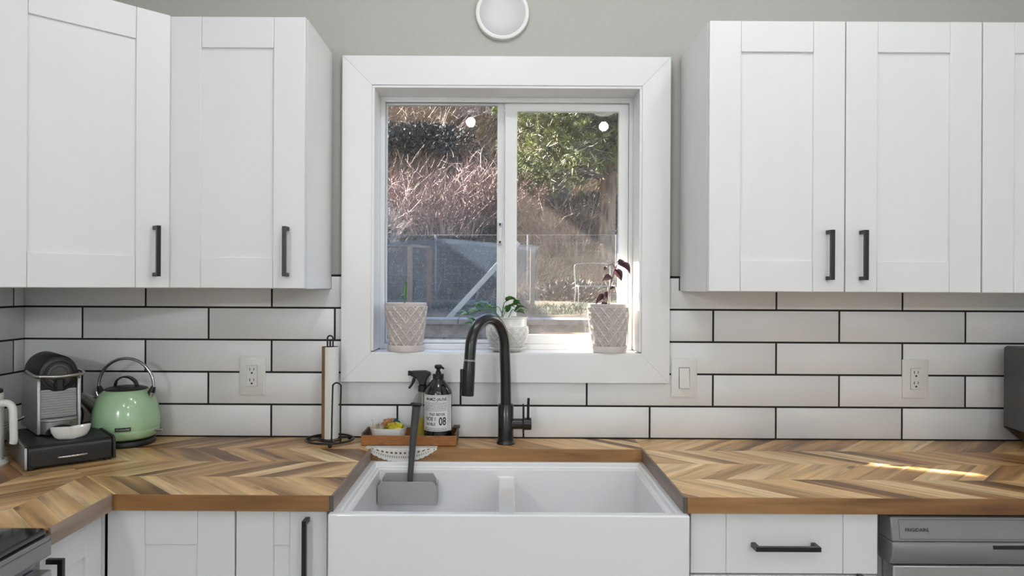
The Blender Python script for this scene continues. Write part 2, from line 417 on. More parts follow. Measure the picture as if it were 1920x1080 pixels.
# tiles: 16 by 4 inches, dark grout, half bond
TP, TR, G = .4085, .1045, .0062
ROWZ = [.9145 + TR*k for k in range(6)]
TOPZ = ROWZ[5]
tile_meshes = {}
def tile(parent, x0, x1, z0, z1, side=False):
    if x1-x0 < .006: return
    key = (round(x1-x0, 4), round(z1-z0, 4), side)
    if key not in tile_meshes:
        w, h = key[0], key[1]
        m = MB()
        b = .0012
        if side: vs = lambda d, e: [(d, e, e), (d, w-e, e), (d, w-e, h-e), (d, e, h-e)]
        else:    vs = lambda d, e: [(e, -d, e), (w-e, -d, e), (w-e, -d, h-e), (e, -d, h-e)]
        rg = [vs(0, 0), vs(.0082, 0), vs(.0092, b)]
        if side: rg = [r[::-1] for r in rg]
        m.rings(rg)
        tile_meshes[key] = m.mesh('tile', 'tile_white', 40)
    o = link('tile', tile_meshes[key], parent)
    o.location = (LX, x0, z0) if side else (x0, 0, z0)
    o.rotation_euler = (random.uniform(-.0015,.0015), 0, random.uniform(-.0012,.0012)) if not side else (0,0,0)
HX0, HX1, HZ = -.46, .49, 1.125                     # tiles stop behind the window casing
for r in range(5):
    base = -.743 + (TP/2 if r % 2 else 0)
    z0, z1 = ROWZ[r]+G/2, ROWZ[r+1]-G/2
    k = math.floor((LX-base)/TP)
    while base + k*TP < RX:
        a = max(base+k*TP+G/2, LX+.002); b = min(base+(k+1)*TP-G/2, RX-.002); k += 1
        if r < 2: tile(wb, a, b, z0, z1); continue
        if a < HX0: tile(wb, a, min(b, HX0), z0, z1)
        if b > HX1: tile(wb, max(a, HX1), b, z0, z1)
gm = MB()
gm.box(LX, HX0, -.0070, 0, .905, TOPZ+.004).box(HX1, RX, -.0070, 0, .905, TOPZ+.004).box(HX0, HX1, -.0070, 0, .905, HZ)
gm.box(-.5530, -.5495, -.0096, -.0070, 1.394, TOPZ+.004).box(.5745, .578, -.0096, -.0070, 1.394, TOPZ+.004)
gm.box(-.5495, -.515, -.0096, -.0070, TOPZ+.0002, TOPZ+.004).box(.5405, .5745, -.0096, -.0070, TOPZ+.0002, TOPZ+.004)
gm.build('grout', 'grout_black', wb)
for r in range(5):                                   # the left wall's own tiles
    off = -.06 - (TP/2 if r % 2 else 0)
    z0, z1 = ROWZ[r]+G/2, ROWZ[r+1]-G/2
    y = off
    tile(wl_, max(y, -.9)+G/2, -.011, z0, z1, True)
    while y > -.9:
        tile(wl_, max(y-TP, -1.75)+G/2, y-G/2, z0, z1, True); y -= TP
MB().box(LX, LX+.0070, -1.75, -.0005, .905, TOPZ+.004).build('grout', 'grout_black', wl_)

# ------------------------------------------------------------------ window
tr = struct('trim_1', 'flat white casing boards around the kitchen window')
cx0, cx1, cz0, cz1 = -.514, .541, 1.096, 2.144
F0, F1 = -.030, -.0098
def casing(poly): MB().prism_y(poly, F0, F1).build('casing_board', 'trim_white', tr, bevel=.0015)
casing([(cx0,cz0),(OX0,OZ0),(OX0,OZ1),(cx0,cz1)])
casing([(OX1,OZ0),(cx1,cz0),(cx1,cz1),(OX1,OZ1)])
casing([(OX0,OZ1),(OX1,OZ1),(cx1,cz1),(cx0,cz1)])
casing([(cx0,cz0),(cx1,cz0),(OX1,OZ0),(OX0,OZ0)])
JT = .008
MB().box(OX0, OX0+JT, F0+.004, .10, OZ0+JT, OZ1-JT).build('jamb_liner', 'trim_white', tr, bevel=.001)
MB().box(OX1-JT, OX1, F0+.004, .10, OZ0+JT, OZ1-JT).build('jamb_liner', 'trim_white', tr, bevel=.001)
MB().box(OX0, OX1, F0+.004, .10, OZ1-JT, OZ1).build('jamb_liner', 'trim_white', tr, bevel=.001)
MB().box(OX0, OX1, F0+.002, .10, OZ0-.004, OZ0+.004).build('stool', 'trim_white', tr, bevel=.001)

wi = struct('window_1', 'white vinyl sliding kitchen window with two panes')
fx0, fx1, fz0, fz1 = OX0+JT, OX1-JT, OZ0+.004, OZ1-JT
MB().vox([fx0, fx0+.014, fx1-.014, fx1], [.085, .15], [fz0, fz0+.018, fz1-.012, fz1], lambda i,j,k: not (i == 1 and k == 1)).build('frame', 'vinyl_white', wi, bevel=.0015)
MB().box(fx0+.0145, fx1-.0145, .079, .085, fz1-.018, fz1-.012).build('track', 'vinyl_white', wi, bevel=.001)
def sash(x0, x1, z0, z1, gx0, gx1, gz0, gz1, y0, y1, pm):
    s = MB().vox([x0,gx0,gx1,x1], [y0,y1], [z0,gz0,gz1,z1], lambda i,j,k: not (i == 1 and k == 1)).build('sash', 'vinyl_white', wi, bevel=.003)
    ym = (y0+y1)/2
    MB().box(gx0-.004, gx1+.004, ym-.002, ym+.002, gz0-.004, gz1+.004).build('pane', pm, s)
    return s
s1 = sash(fx0+.015, .008, fz0+.019, fz1-.013, -.392, -.016, 1.222, 2.022, .112, .134, 'pane_dusty')
s2 = sash(.009, fx1-.015, fz0+.019, fz1-.020, .051, .394, 1.243, 1.996, .087, .110, 'pane_clear')
MB().box(-.012, .002, .104, .112, 1.545, 1.625).box(-.010, 0, .096, .104, 1.548, 1.562).box(-.010, 0, .096, .104, 1.608, 1.622).build('latch', 'plastic_white', s1, bevel=.002)
MB().box(-.0085, -.0025, .0945, .0962, 1.551, 1.559).box(-.0085, -.0025, .0945, .0962, 1.611, 1.619).build('latch_screw', 'plastic_dark', s1)
MB().box(.014, fx1-.016, .1395, .1405, fz0+.02, fz1-.02).build('insect_screen', 'insect_screen', wi)
MB().vox([.0095,.014,fx1-.016,fx1-.0145], [.136,.144], [fz0+.019,fz0+.026,fz1-.022,fz1-.013], lambda i,j,k: not (i == 1 and k == 1)).build('screen_frame', 'plastic_white', wi)

# ------------------------------------------------------------------ cabinets
hand_meshes = {}
def handle(parent, x, z, L=.138, horizontal=False, y=0.0):
    key = (L, horizontal)
    if key not in hand_meshes:
        m = MB(); h = L/2; w = .0052
        if horizontal:
            m.box(-h, h, -.034, -.024, -w, w).box(-h, -h+.010, -.024, 0, -w, w).box(h-.010, h, -.024, 0, -w, w)
        else:
            m.box(-w, w, -.034, -.024, -h, h).box(-w, w, -.024, 0, -h, -h+.010).box(-w, w, -.024, 0, h-.010, h)
        hand_meshes[key] = m.mesh('handle', 'black_metal')
    o = link('handle', hand_meshes[key], parent); o.location = (x, y, z)
    o['label'] = 'black square bar handle'
    return o
def shaker(parent, w, h, loc, rz=0, st=.088, rl=.086, hp=None, hl=.138, name='door'):
    d = MB().box(st-.01, w-st+.01, .0075, .0185, rl-.01, h-rl+.01).build(name, 'cabinet_white', parent)
    d.location = loc; d.rotation_euler.z = rz
    g = .0006
    MB().box(0, st, 0, .019, 0, h).build('stile', 'cabinet_white', d, bevel=.0014)
    MB().box(w-st, w, 0, .019, 0, h).build('stile', 'cabinet_white', d, bevel=.0014)
    MB().box(st+g, w-st-g, .0004, .019, 0, rl).build('rail', 'cabinet_white', d, bevel=.0014)
    MB().box(st+g, w-st-g, .0004, .019, h-rl, h).build('rail', 'cabinet_white', d, bevel=.0014)
    if hp: handle(d, hp[0], hp[1], hl)
    return d
UZ0, UZ1, UD = 1.393, 2.152, .323                    # wall cabinets: bottom, top, depth with door
def wall_cab(name, label, x0, x1, doors, z0=UZ0, z1=UZ1):
    t = thing(name, label, 'cabinet', (x0, 0, z0), group='white wall cabinets')
    MB().box(.0005, x1-x0-.0005, -.300, -.0102, 0, z1-z0).build('body', 'cabinet_white', t, bevel=.001)
    n = len(doors); w = (x1-x0)/n
    for i, side in enumerate(doors):
        hp = None
        dw = w-.003
        if side == 'R': hp = (dw-.047, .102)
        if side == 'L': hp = (.043, .102)
        shaker(t, dw, z1-z0-.003, (i*w+.0015, -UD, .0015), hp=hp)
    return t
wall_cab('wall_cabinet', 'white two-door wall cabinet hung beside the window above the light switch', .5775, 1.341, 'RL')
wall_cab('wall_cabinet', 'white wall cabinet at the picture edge above the grey appliance', 1.342, 2.1055, 'RL')
wall_cab('wall_cabinet', 'narrow single-door white wall cabinet above the kettle and outlet', -.931, -.5495, 'R', 1.395, 2.156)
# corner cabinet with a door set at 45 degrees
cz_a, cz_b = 1.395, 2.156
q = .300
t = thing('corner_wall_cabinet', 'white corner wall cabinet with an angled door above the coffee machine', 'cabinet', (0,0,cz_a))
p0 = (-.9325, -q); p1 = (LX+q, -.622)
MB().prism([(LX+.0102,-.0102), (-.9325,-.0102), p0, (-.9325-.003,-.3025), (LX+q+.002,-.622), (LX+.0102,-.622)][::-1], 0, cz_b-cz_a).build('body', 'cabinet_white', t, bevel=.001)
ax, ay = -.9345, -.3155
bx_, by_ = LX+.3145, -.6225
L = math.hypot(ax-bx_, ay-by_); ang = math.atan2(ay-by_, ax-bx_)
n_ = Vector((math.sin(ang), -math.cos(ang), 0))
shaker(t, L-.006, cz_b-cz_a-.003, (bx_+n_.x*.0165+.003*math.cos(ang), by_+n_.y*.0165+.003*math.sin(ang), .0015), rz=ang, hp=(L-.006-.040, .100))

BT, BF = .8755, -.618                                # base cabinets: top, front of doors
def base_cab(label, x0, x1, y1=-.012):
    t = thing('base_cabinet', label, 'cabinet', (x0, 0, 0), group='white base cabinets')
    MB().box(.0005, x1-x0-.0005, -.595, y1, .10, BT).box(.0005, x1-x0-.0005, -.53, y1, 0, .10).build('body', 'cabinet_white', t)
    return t
t = base_cab('white two-door base cabinet under the counter below the kettle', -.937, -.4075)
shaker(t, .302, .765, (.004, BF, .105), rl=.083)
d = shaker(t, .2155, .765, (.310, BF, .105), rl=.083)
handle(d, .170, .655, L=.190)
t = base_cab('white base cabinet with a top drawer between sink and dishwasher', .4505, .9005)
d = MB().box(.0845, .3615, .0008, .019, 0, .145).build('drawer', 'cabinet_white', t, bevel=.0012); d.location = (.003, BF, .726)
MB().box(0, .0838, 0, .019, 0, .145).build('stile', 'cabinet_white', d, bevel=.0014)
MB().box(.3622, .444, 0, .019, 0, .145).build('stile', 'cabinet_white', d, bevel=.0014)
handle(d, .219, .069, L=.152, horizontal=True)
shaker(t, .444, .613, (.003, BF, .108), hp=(.40, .55))
# sink base, below the apron
t = base_cab('white base cabinet under the farmhouse sink', -.4065, .4495)
t.children[0].data = MB().box(.0005, .8555, -.595, -.012, .10, .615).box(.0005, .8555, -.53, -.012, 0, .10).mesh('body', 'cabinet_white')
shaker(t, .424, .50, (.003, BF, .108), hp=(.38, .42)); shaker(t, .424, .50, (.430, BF, .108), hp=(.044, .42))
# cabinet on the left run, its door faces the room
t = thing('base_cabinet', 'white base cabinet beside the stove with door facing sideways', 'cabinet', (LX, -.872, 0), group='white base cabinets')
MB().box(.012, .592, .0005, .275, .10, BT).box(.012, .53, .0005, .275, 0, .10).build('body', 'cabinet_white', t)
d = shaker(t, .222, .765, (.612, .018, .105), rz=PI/2, st=.062, rl=.083)
handle(d, .022, .645, L=.170)
tall = MB().box(.592, .612, .243, .2545, .10, BT).build('filler', 'cabinet_white', t)

# ------------------------------------------------------------------ countertop of chevron planks
CT, CB = .914, .877
ct = thing('countertop', 'wooden chevron plank countertop running around the white sink', 'countertop')
def clip(poly, region):
    out = poly
    for i in range(len(region)):
        a, b = region[i], region[(i+1) % len(region)]
        ins = lambda p: (b[0]-a[0])*(p[1]-a[1]) - (b[1]-a[1])*(p[0]-a[0]) >= -1e-9
        res = []
        for j in range(len(out)):
            p, r = out[j], out[(j+1) % len(out)]
            if ins(p): res.append(p)
            if ins(p) != ins(r):
                d1 = (b[0]-a[0])*(p[1]-a[1]) - (b[1]-a[1])*(p[0]-a[0]); d2 = (b[0]-a[0])*(r[1]-a[1]) - (b[1]-a[1])*(r[0]-a[0])
                u = d1/(d1-d2); res.append((p[0]+(r[0]-p[0])*u, p[1]+(r[1]-p[1])*u))
        out = res
        if len(out) < 3: return []
    return out
def area(p): return .5*sum(p[i][0]*p[(i+1)%len(p)][1]-p[(i+1)%len(p)][0]*p[i][1] for i in range(len(p)))
def plank(poly, ang):
    c, s = math.cos(-ang), math.sin(-ang)
    mx = sum(p[0] for p in poly)/len(poly); my = sum(p[1] for p in poly)/len(poly)
    loc = [((p[0]-mx)*c-(p[1]-my)*s, (p[0]-mx)*s+(p[1]-my)*c) for p in poly]
    g = .00035
    ins = lambda e: [(p[0]*(1-e/max(.004, math.hypot(*p))), p[1]*(1-e/max(.004, math.hypot(*p)))) for p in loc]
    dz = random.uniform(-.00012, .00012)
    m = MB(); m.rings([[(x,y,-.005) for x,y in ins(g)], [(x,y,-.0004+dz) for x,y in ins(g)], [(x,y,dz) for x,y in ins(g+.0005)]])
    o = link('plank', m.mesh('plank', 'acacia'), ct); o.location = (mx, my, CT-.0002); o.rotation_euler.z = ang
def chevron(region, u0, u1, v0, nb, bw, swap, first):
    """bands of 45-degree planks; u runs along the bands, v across (v0 downwards)"""
    for b in range(nb):
        va, vb = v0-b*bw, v0-(b+1)*bw
        sgn = 1 if (b+first) % 2 == 0 else -1
        u = u0 - bw - random.uniform(0, .05)
        while u < u1+bw:
            w = random.choice((.044, .056, .066, .072, .08, .094))
            sh = bw*sgn
            # lower edge at u, upper edge shifted by sh
            quad = [(u, vb), (u+w, vb), (u+w+sh, va), (u+sh, va)]
            pts = quad if not swap else [(p[1], p[0]) for p in quad]
            if area(pts) < 0: pts = pts[::-1]
            pp = clip(pts, region)
            if len(pp) >= 3 and area(pp) > 8e-5:
                dx, dy = (sh, bw) if not swap else (bw, sh)
                plank(pp, math.atan2(dy, dx) + (PI if random.random() < .5 else 0))
            u += w
SX0, SX1, SBY, CF = -.390, .428, -.163, -.648        # sink cut-out and front edge
E_ = .0055                                           # edging strip thickness
LXE, RXE, LYE = -.905, RX-.012, -.874
random.seed(21)
chevron([(LX+.011,-.0115), (LXE-.0,CF+E_), (SX0-E_,CF+E_), (SX0-E_,-.0115)], LX, SX0, -.0115, 4, .158, False, 0)
chevron([(LX+.011,-.0115), (LX+.011,LYE), (LXE-E_,LYE), (LXE-E_,CF+E_+.006)], LYE-.1, .05, LXE-E_, 4, .158, True, 1)
chevron([(SX0-E_,-.0115), (SX0-E_,SBY+E_), (SX1+E_,SBY+E_), (SX1+E_,-.0115)], SX0, SX1, -.0115, 1, .158, False, 1)
chevron([(SX1+E_,-.0115), (SX1+E_,CF+E_), (RXE,CF+E_), (RXE,-.0115)], SX1, RXE, -.0115, 4, .158, False, 0)
cm = MB()
zt = CT-.0054
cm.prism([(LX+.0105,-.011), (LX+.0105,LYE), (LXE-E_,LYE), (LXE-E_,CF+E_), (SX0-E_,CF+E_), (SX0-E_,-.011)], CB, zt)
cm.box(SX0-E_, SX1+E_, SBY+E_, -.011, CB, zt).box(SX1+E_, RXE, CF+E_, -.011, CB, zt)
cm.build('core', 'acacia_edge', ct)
def strip(x0, x1, y0, y1, mat, along):
    m = MB(); hx, hy, hz = abs(x1-x0)/2, abs(y1-y0)/2, (CT-CB)/2
    if along == 'x': m.box(-hx, hx, -hy, hy, -hz, hz); rz = 0
    else: m.box(-hy, hy, -hx, hx, -hz, hz); rz = PI/2
    o = m.build('edge_strip', mat, ct, bevel=.0008); o.location = ((x0+x1)/2, (y0+y1)/2, (CT+CB)/2); o.rotation_euler.z = rz
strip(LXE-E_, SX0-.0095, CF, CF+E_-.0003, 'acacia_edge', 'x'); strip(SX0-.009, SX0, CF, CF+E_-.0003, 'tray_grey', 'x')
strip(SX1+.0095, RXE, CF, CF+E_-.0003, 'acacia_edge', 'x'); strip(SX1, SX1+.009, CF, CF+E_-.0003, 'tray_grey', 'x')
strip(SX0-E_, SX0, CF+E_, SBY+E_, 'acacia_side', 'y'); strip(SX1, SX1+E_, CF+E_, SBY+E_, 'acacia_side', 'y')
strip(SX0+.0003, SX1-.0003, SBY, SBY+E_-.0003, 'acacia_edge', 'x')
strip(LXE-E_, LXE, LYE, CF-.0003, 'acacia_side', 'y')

# ------------------------------------------------------------------ sink
t = thing('farmhouse_sink', 'white double-bowl farmhouse sink with apron front', 'sink', (0,0,0))
X0, X1, Y0, Y1 = -.399, .439, -.664, -.135
dv = .0175
xs = [X0, X0+.026, X0+.040, dv-.022, dv-.011, dv+.011, dv+.022, X1-.040, X1-.026, X1]
ys = [Y0, Y0+.026, Y0+.034, -.193, -.176, Y1]
zs = [.630, .655, .836, .861, .8765]
def sol(i,j,k):
    if k == 0: return True
    if i in (0,8) or j in (0,4): return True                       # outer wall
    if k == 3: return False
    if i in (1,7) or j in (1,3): return True                       # ledge just below the rim
    if i in (3,5): return k == 1                                   # foot of the divider
    if i == 4: return k <= 1
    return False
body = MB().vox(xs, ys, zs, sol).build('basin', 'porcelain', t, bevel=.007, seg=4)
for cx in (-.19, .22):
    MB().lathe([(.042,0),(.042,.003),(.034,.004),(.030,.001),(.0,.001)], 32, (cx,-.42,.6552)).build('drain', 'chrome', t, smooth=40)

# ------------------------------------------------------------------ faucet
t = thing('kitchen_faucet', 'matte black gooseneck kitchen faucet behind the sink', 'faucet', (.016, -.088, CT))
MB().lathe([(.0285,0),(.0285,.006),(.0265,.009),(.0255,.012)], 40).build('base_ring', 'faucet_black', t, smooth=40)
MB().lathe([(.0245,.012),(.0245,.120),(.022,.124)], 40).build('body', 'faucet_black', t, smooth=40)
hd = Vector((-.105, -.135, 0)); hu = hd.normalized()
pts = [(0,0,.122),(-.001,-.001,.20),(-.004,-.004,.275)]
R_ = .083; c0 = Vector((-.004,-.004,.300)) + hu*R_
for i in range(0, 15):
    a = PI - PI*.98*i/14
    p = c0 + hu*(R_*math.cos(a)) + Vector((0,0,R_*1.12*math.sin(a))); pts.append(tuple(p))
last = Vector(pts[-1]); pts.append(tuple(last+Vector((0,0,-.03))+hu*.003))
MB().tube(spline(pts, 4), .0165, 20).build('spout', 'faucet_black', t, smooth=40)
e0 = Vector(pts[-1]); dn = (Vector((0,0,-1))+hu*.10).normalized()
MB().tube([e0+dn*.001, e0+dn*.004], .0172, 20).build('joint_ring', 'steel_brushed', t, smooth=40)
MB().tube([e0+dn*.005, e0+dn*.03, e0+dn*.102, e0+dn*.106], [.0172,.018,.0195,.0175], 20).build('spray_head', 'faucet_black', t, smooth=40)
bp = e0+dn*.055+Vector((-.018,-.003,0))
MB().box(-.006,.004,-.007,.007,-.028,.028).build('spray_button', 'faucet_black', t, bevel=.002, loc=tuple(bp))
MB().tube([(.018,0,.062),(.052,0,.062),(.053,0,.062),(.0785,0,.062),(.080,0,.062)], [.0165,.0165,.019,.019,.0175], 24).build('valve', 'faucet_black', t, smooth=40)
lv = MB().tube([(.070,0,.078),(.070,-.002,.110),(.071,-.003,.143)], .0042, 10).build('lever', 'faucet_black', t, smooth=40)
MB().tube([(.0535,-.0195,.038),(.0535,-.0195,.128)], .0022, 8).build('lever_rod', 'faucet_black', t, smooth=40)

# ------------------------------------------------------------------ wall plates
def wall_plate(name, label, x, z, kind):
    t = thing(name, label, 'switch' if kind == 'switch' else 'outlet', (x, -.0095, z))
    w, h = .0415, .0635
    MB().rings([[(p[0],0,p[1]) for p in rrect(-w,w,-h,h,.004,3)][::-1], [(p[0],-.004,p[1]) for p in rrect(-w,w,-h,h,.004,3)][::-1],
                [(p[0],-.0065,p[1]) for p in rrect(-w+.004,w-.004,-h+.004,h-.004,.003,3)][::-1]], True, True).build('plate', 'plastic_white', t, smooth=30)
    MB().prism_y([(p[0],p[1]) for p in rrect(-.0175,.0175,-.0345,.0345,.002,2)], -.0066, -.0060).build('gap', 'plastic_dark', t)
    if kind == 'switch':
        MB().add([(-.016,-.0066,-.033),(.016,-.0066,-.033),(.016,-.0066,.033),(-.016,-.0066,.033),(-.016,-.0125,-.033),(.016,-.0125,-.033),(.016,-.0078,.033),(-.016,-.0078,.033)],
                 [(0,1,5,4),(4,5,6,7),(7,6,2,3),(0,4,7,3),(1,2,6,5)]).build('rocker', 'plastic_white', t, bevel=.001)
    else:
        rc = MB().prism_y(rrect(-.0168,.0168,-.0338,.0338,.002,2), -.009, -.0062).build('receptacle', 'plastic_white', t, bevel=.0006)
        for dz in (.017, -.017):
            m = MB().box(-.0075,-.0053,-.0094,-.0088,dz,dz+.009).box(.0055,.0075,-.0094,-.0088,dz+.001,dz+.009)
            m.prism_y([(.0032*math.cos(a*PI/6), dz-.007+.0032*math.sin(a*PI/6)) for a in range(12)], -.0094, -.0088)
            m.build('socket_slots', 'plastic_dark', rc)
    for dz in (.0475, -.0475):
        MB().prism_y([(.003*math.cos(a*PI/5), dz+.003*math.sin(a*PI/5)) for a in range(10)], -.0076, -.0064).build('screw', 'plastic_white', t, bevel=.0004)
wall_plate('power_outlet', 'white double power outlet on the tiles between kettle and paper towel', -.803, 1.112, 'outlet')
wall_plate('power_outlet', 'white double power outlet on the tiles above the sunlit counter', 1.339, 1.113, 'outlet')
wall_plate('light_switch', 'white rocker light switch on the tiles right beside the window casing', .592, 1.112, 'switch')

# round lamp over the window
t = thing('disc_lamp', 'round white flat disc lamp on the wall above the window', 'lamp', (-.001, 0, 2.288))
def lathe_y(prof, n=64):
    m = MB(); m.rings([[(r*math.cos(2*PI*i/n), -y, r*math.sin(2*PI*i/n)) for i in range(n)] for r, y in prof]); return m
lathe_y([(.086,0),(.087,.012),(.0855,.019),(.083,.0205),(.0755,.0205),(.0745,.0185)]).build('ring', 'lamp_ring', t, smooth=40)
lathe_y([(.0738,.0150),(.0738,.0192),(.070,.0200),(.04,.0203),(.001,.0204)]).build('diffuser', 'opal', t, smooth=40)

# ------------------------------------------------------------------ flush ceiling lamps behind the camera
def ceiling_lamp(label, x, y, w=LAMP_W):
    t = thing('ceiling_lamp', label, 'lamp', (x, y, CZ), group='flush ceiling lamps')
    MB().lathe([(.10,0),(.10,-.022),(.092,-.026),(.088,-.024)][::-1], 40).build('ring', 'lamp_ring', t, smooth=40)
    MB().lathe([(.087,-.020),(.085,-.034),(.070,-.050),(.045,-.060),(.001,-.064)][::-1], 40).build('dome', 'lamp_glow', t, smooth=50)
    ld = bpy.data.lights.new('lamp_light', 'POINT'); ld.shadow_soft_size = .034; ld.energy = w; ld.color = (.935,.975,1.0)
    lo = link('lamp_light', ld, t); lo.location = (0,0,-.145)
ceiling_lamp('flush ceiling lamp over the aisle right of the sink', .85, -1.05, 5.5)
ceiling_lamp('flush ceiling lamp over the aisle in front of the sink', -.05, -.95, 7.5)
ceiling_lamp('flush ceiling lamp right of the room centre', .76, -2.80, 7)
ceiling_lamp('flush ceiling lamp left of the room centre', -.23, -2.63, 6)
def added_pendant(label, x, y, z, w):  # unseen pendants added at the rear to brighten lower cabinets and tiles
    t = thing('added_pendant', label, 'lamp', (x, y, CZ), group='added pendants at the unseen rear')
    MB().lathe([(.06,0),(.06,-.02),(.004,-.024)][::-1], 32).build('canopy', 'lamp_ring', t, smooth=40)
    MB().tube([(0,0,-.024),(0,0,z-CZ+.24)], .003, 8).build('cord', 'plastic_dark', t, smooth=40)
    MB().lathe([(.02,.24),(.035,.22),(.10,.13),(.135,.075),(.130,.075),(.095,.125),(.03,.21)], 40, (0,0,z-CZ), False, False).build('shade', 'lamp_ring', t, smooth=50)
    MB().lathe([(.001,.075),(.03,.085),(.04,.11),(.03,.14),(.014,.17),(.014,.20)], 24, (0,0,z-CZ)).build('bulb', 'lamp_glow', t, smooth=50)
    ld = bpy.data.lights.new('lamp_light', 'POINT'); ld.shadow_soft_size = .06; ld.energy = w; ld.color = (.935,.975,1.0)
    lo = link('lamp_light', ld, t); lo.location = (0,0,z-CZ)
added_pendant('added unseen pendant in the rear right of the room', 1.35, -3.65, 1.95, 26)
added_pendant('added unseen pendant in the rear left of the room', -1.10, -3.65, 1.95, 38)

# ------------------------------------------------------------------ appliances at the picture edges
# dishwasher
t = thing('dishwasher', 'grey built-in dishwasher under the wooden counter', 'dishwasher', (.905, 0, 0))
MB().box(.006, .594, -.57, -.02, .02, .868).build('body', 'plastic_dark', t)
MB().box(.0, .600, -.585, -.5705, .03, .870).build('side_frame', 'steel_light', t, bevel=.002)
MB().prism_x([(-.5855,.052),(-.632,.052),(-.632,.752),(-.5855,.752)], .022, .596).build('door_panel', 'steel_light', t, bevel=.003)
cp = MB().prism_x([(-.586,.756),(-.634,.756),(-.646,.772),(-.650,.800),(-.646,.812),(-.586,.812)], .012, .598).build('grip_rail', 'dishwasher_grey', t, bevel=.004)
MB().box(.245, .400, -.6515, -.640, .798, .806).build('grip_slot', 'plastic_dark', cp)
pn = MB().prism_x([(-.586,.8125),(-.645,.8125),(-.636,.8685),(-.586,.8685)], .012, .598).build('control_panel', 'dishwasher_grey', t, bevel=.003)
def on_panel(x, u):      # a point on the sloping panel face
    return (x, -.6452+.009*u-.0004, .8125+.056*u)
for u0, u1, xa, xb in ((.10,.115,.030,.595), (.88,.895,.030,.595)):
    MB().add([on_panel(xa,u0), on_panel(xb,u0), on_panel(xb,u1), on_panel(xa,u1)], [(0,1,2,3)]).build('panel_line', 'plastic_dark', pn)
MB().add([on_panel(.030,.10), on_panel(.0308,.10), on_panel(.0308,.895), on_panel(.030,.895)], [(0,1,2,3)]).build('panel_line', 'plastic_dark', pn)
vs, fs = text_flat('FRIGIDAIRE', .0105)
MB().add([on_panel(.072+v[0]*1.05, .47+v[1]/.0567) for v in vs], fs).build('brand_lettering', 'ink', pn)

# grey appliance on the counter by the right edge
t = thing('countertop_oven', 'dark grey boxy appliance on the counter at the right picture edge', 'appliance', (1.575, -.20, CT), rz=math.radians(-9))
MB().prism_x([(-.105,.055),(.155,.055),(.155,.305),(.14,.312),(-.10,.312),(-.105,.305)], .0, .40).build('body', 'appliance_grey', t, bevel=.004)
MB().add([(.0,-.105,.0545),(.40,-.105,.0545),(.40,.155,.0545),(.0,.155,.0545),(.055,-.075,.004),(.36,-.075,.004),(.36,.13,.004),(.055,.13,.004)],
         [(3,2,1,0),(4,5,6,7)][::1]+[(0,1,5,4),(1,2,6,5),(2,3,7,6),(3,0,4,7)]).build('base', 'plastic_dark', t)
MB().box(.015, .385, -.1068, -.1052, .292, .300).build('vent_strip', 'plastic_dark', t)
vm = MB()
for k in range(60): vm.box(.018+k*.006, .021+k*.006, -.1078, -.1070, .2925, .2995)
vm.build('vent_slats', 'appliance_grey', t)

# stove
t = thing('stove', 'black glass-top stove with steel front at the lower left corner', 'stove', (LX, -1.640, 0))
MB().box(.03, .62, .004, .760, .06, .895).build('body', 'steel_brushed', t)
MB().prism([(p[0],p[1]) for p in rrect(.03,.655,.002,.762,.016,5)], .8955, .905).build('top_frame', 'steel_brushed', t, bevel=.002)
MB().prism([(p[0],p[1]) for p in rrect(.038,.648,.009,.755,.012,5)], .9055, .918).build('glass_top', 'glass_black', t, bevel=.004)
MB().box(.621, .652, .004, .760, .862, .895).build('front_rail', 'steel_brushed', t, bevel=.003)
dr_ = MB().box(.621, .655, .008, .756, .22, .835).build('oven_door', 'steel_light', t, bevel=.003)
MB().box(.6555, .6575, .08, .68, .32, .72).build('door_glass', 'glass_black', dr_)
hb = MB().tube([(.700,.05,.795),(.700,.715,.795)], .012, 16)
hb.tube([(.6552,.09,.795),(.700,.09,.795)], .008, 10).tube([(.6552,.675,.795),(.700,.675,.795)], .008, 10)
hb.build('door_handle', 'chrome', dr_, smooth=40)
for k in range(4):
    MB().box(.05,.06,.03,.04,0,.06).build('foot', 'plastic_dark', t, loc=((k%2)*.54, (k//2)*.69, 0))

# ------------------------------------------------------------------ coffee corner
th = math.radians(42)
t = thing('capsule_drawer', 'low black storage drawer box under the coffee machine', 'drawer box', (-1.262, -.272, CT), rz=th)
w2, d2, H = .108, .155, .064
prof = [(-d2+.002,.006),(d2,.006),(d2,H-.012),(d2-.012,H),(-d2+.020,H),(-d2+.009,H-.004),(-d2+.003,H-.012)]
MB().prism_x([(p[0],p[1]) for p in prof], -w2+.008, w2-.008).build('body', 'leatherette_black', t, bevel=.003)
for s in (-1, 1):
    MB().prism_x([(-d2,.005),(d2,.005),(d2,H-.010),(d2-.012,H+.002),(-d2+.020,H+.002),(-d2+.006,H-.003),(-d2,H-.016)], *(sorted((s*(w2-.0075), s*w2)))).build('side_cheek', 'steel_brushed' if s < 0 else 'leatherette_black', t, bevel=.0015)
dw = MB().prism_y(rrect(-w2+.012, w2-.012, .010, H-.012, .008), -d2-.0035, -d2+.0015).build('drawer_front', 'leatherette_black', t, bevel=.002)
MB().tube(spline([(-.036,-d2-.0035,.029),(-.030,-d2-.012,.030),(0,-d2-.017,.0305),(.030,-d2-.012,.030),(.036,-d2-.0035,.029)], 5), [.0022]+[.0032]*19+[.0022], 10).build('pull', 'chrome', dw, smooth=50)
for sx in (-1,1):
    for sy in (-1,1): MB().lathe([(.010,0),(.010,.0058)], 14, (sx*.09, sy*.135, 0)).build('foot', 'plastic_dark', t, smooth=40)
BOXT = CT+H+.0005

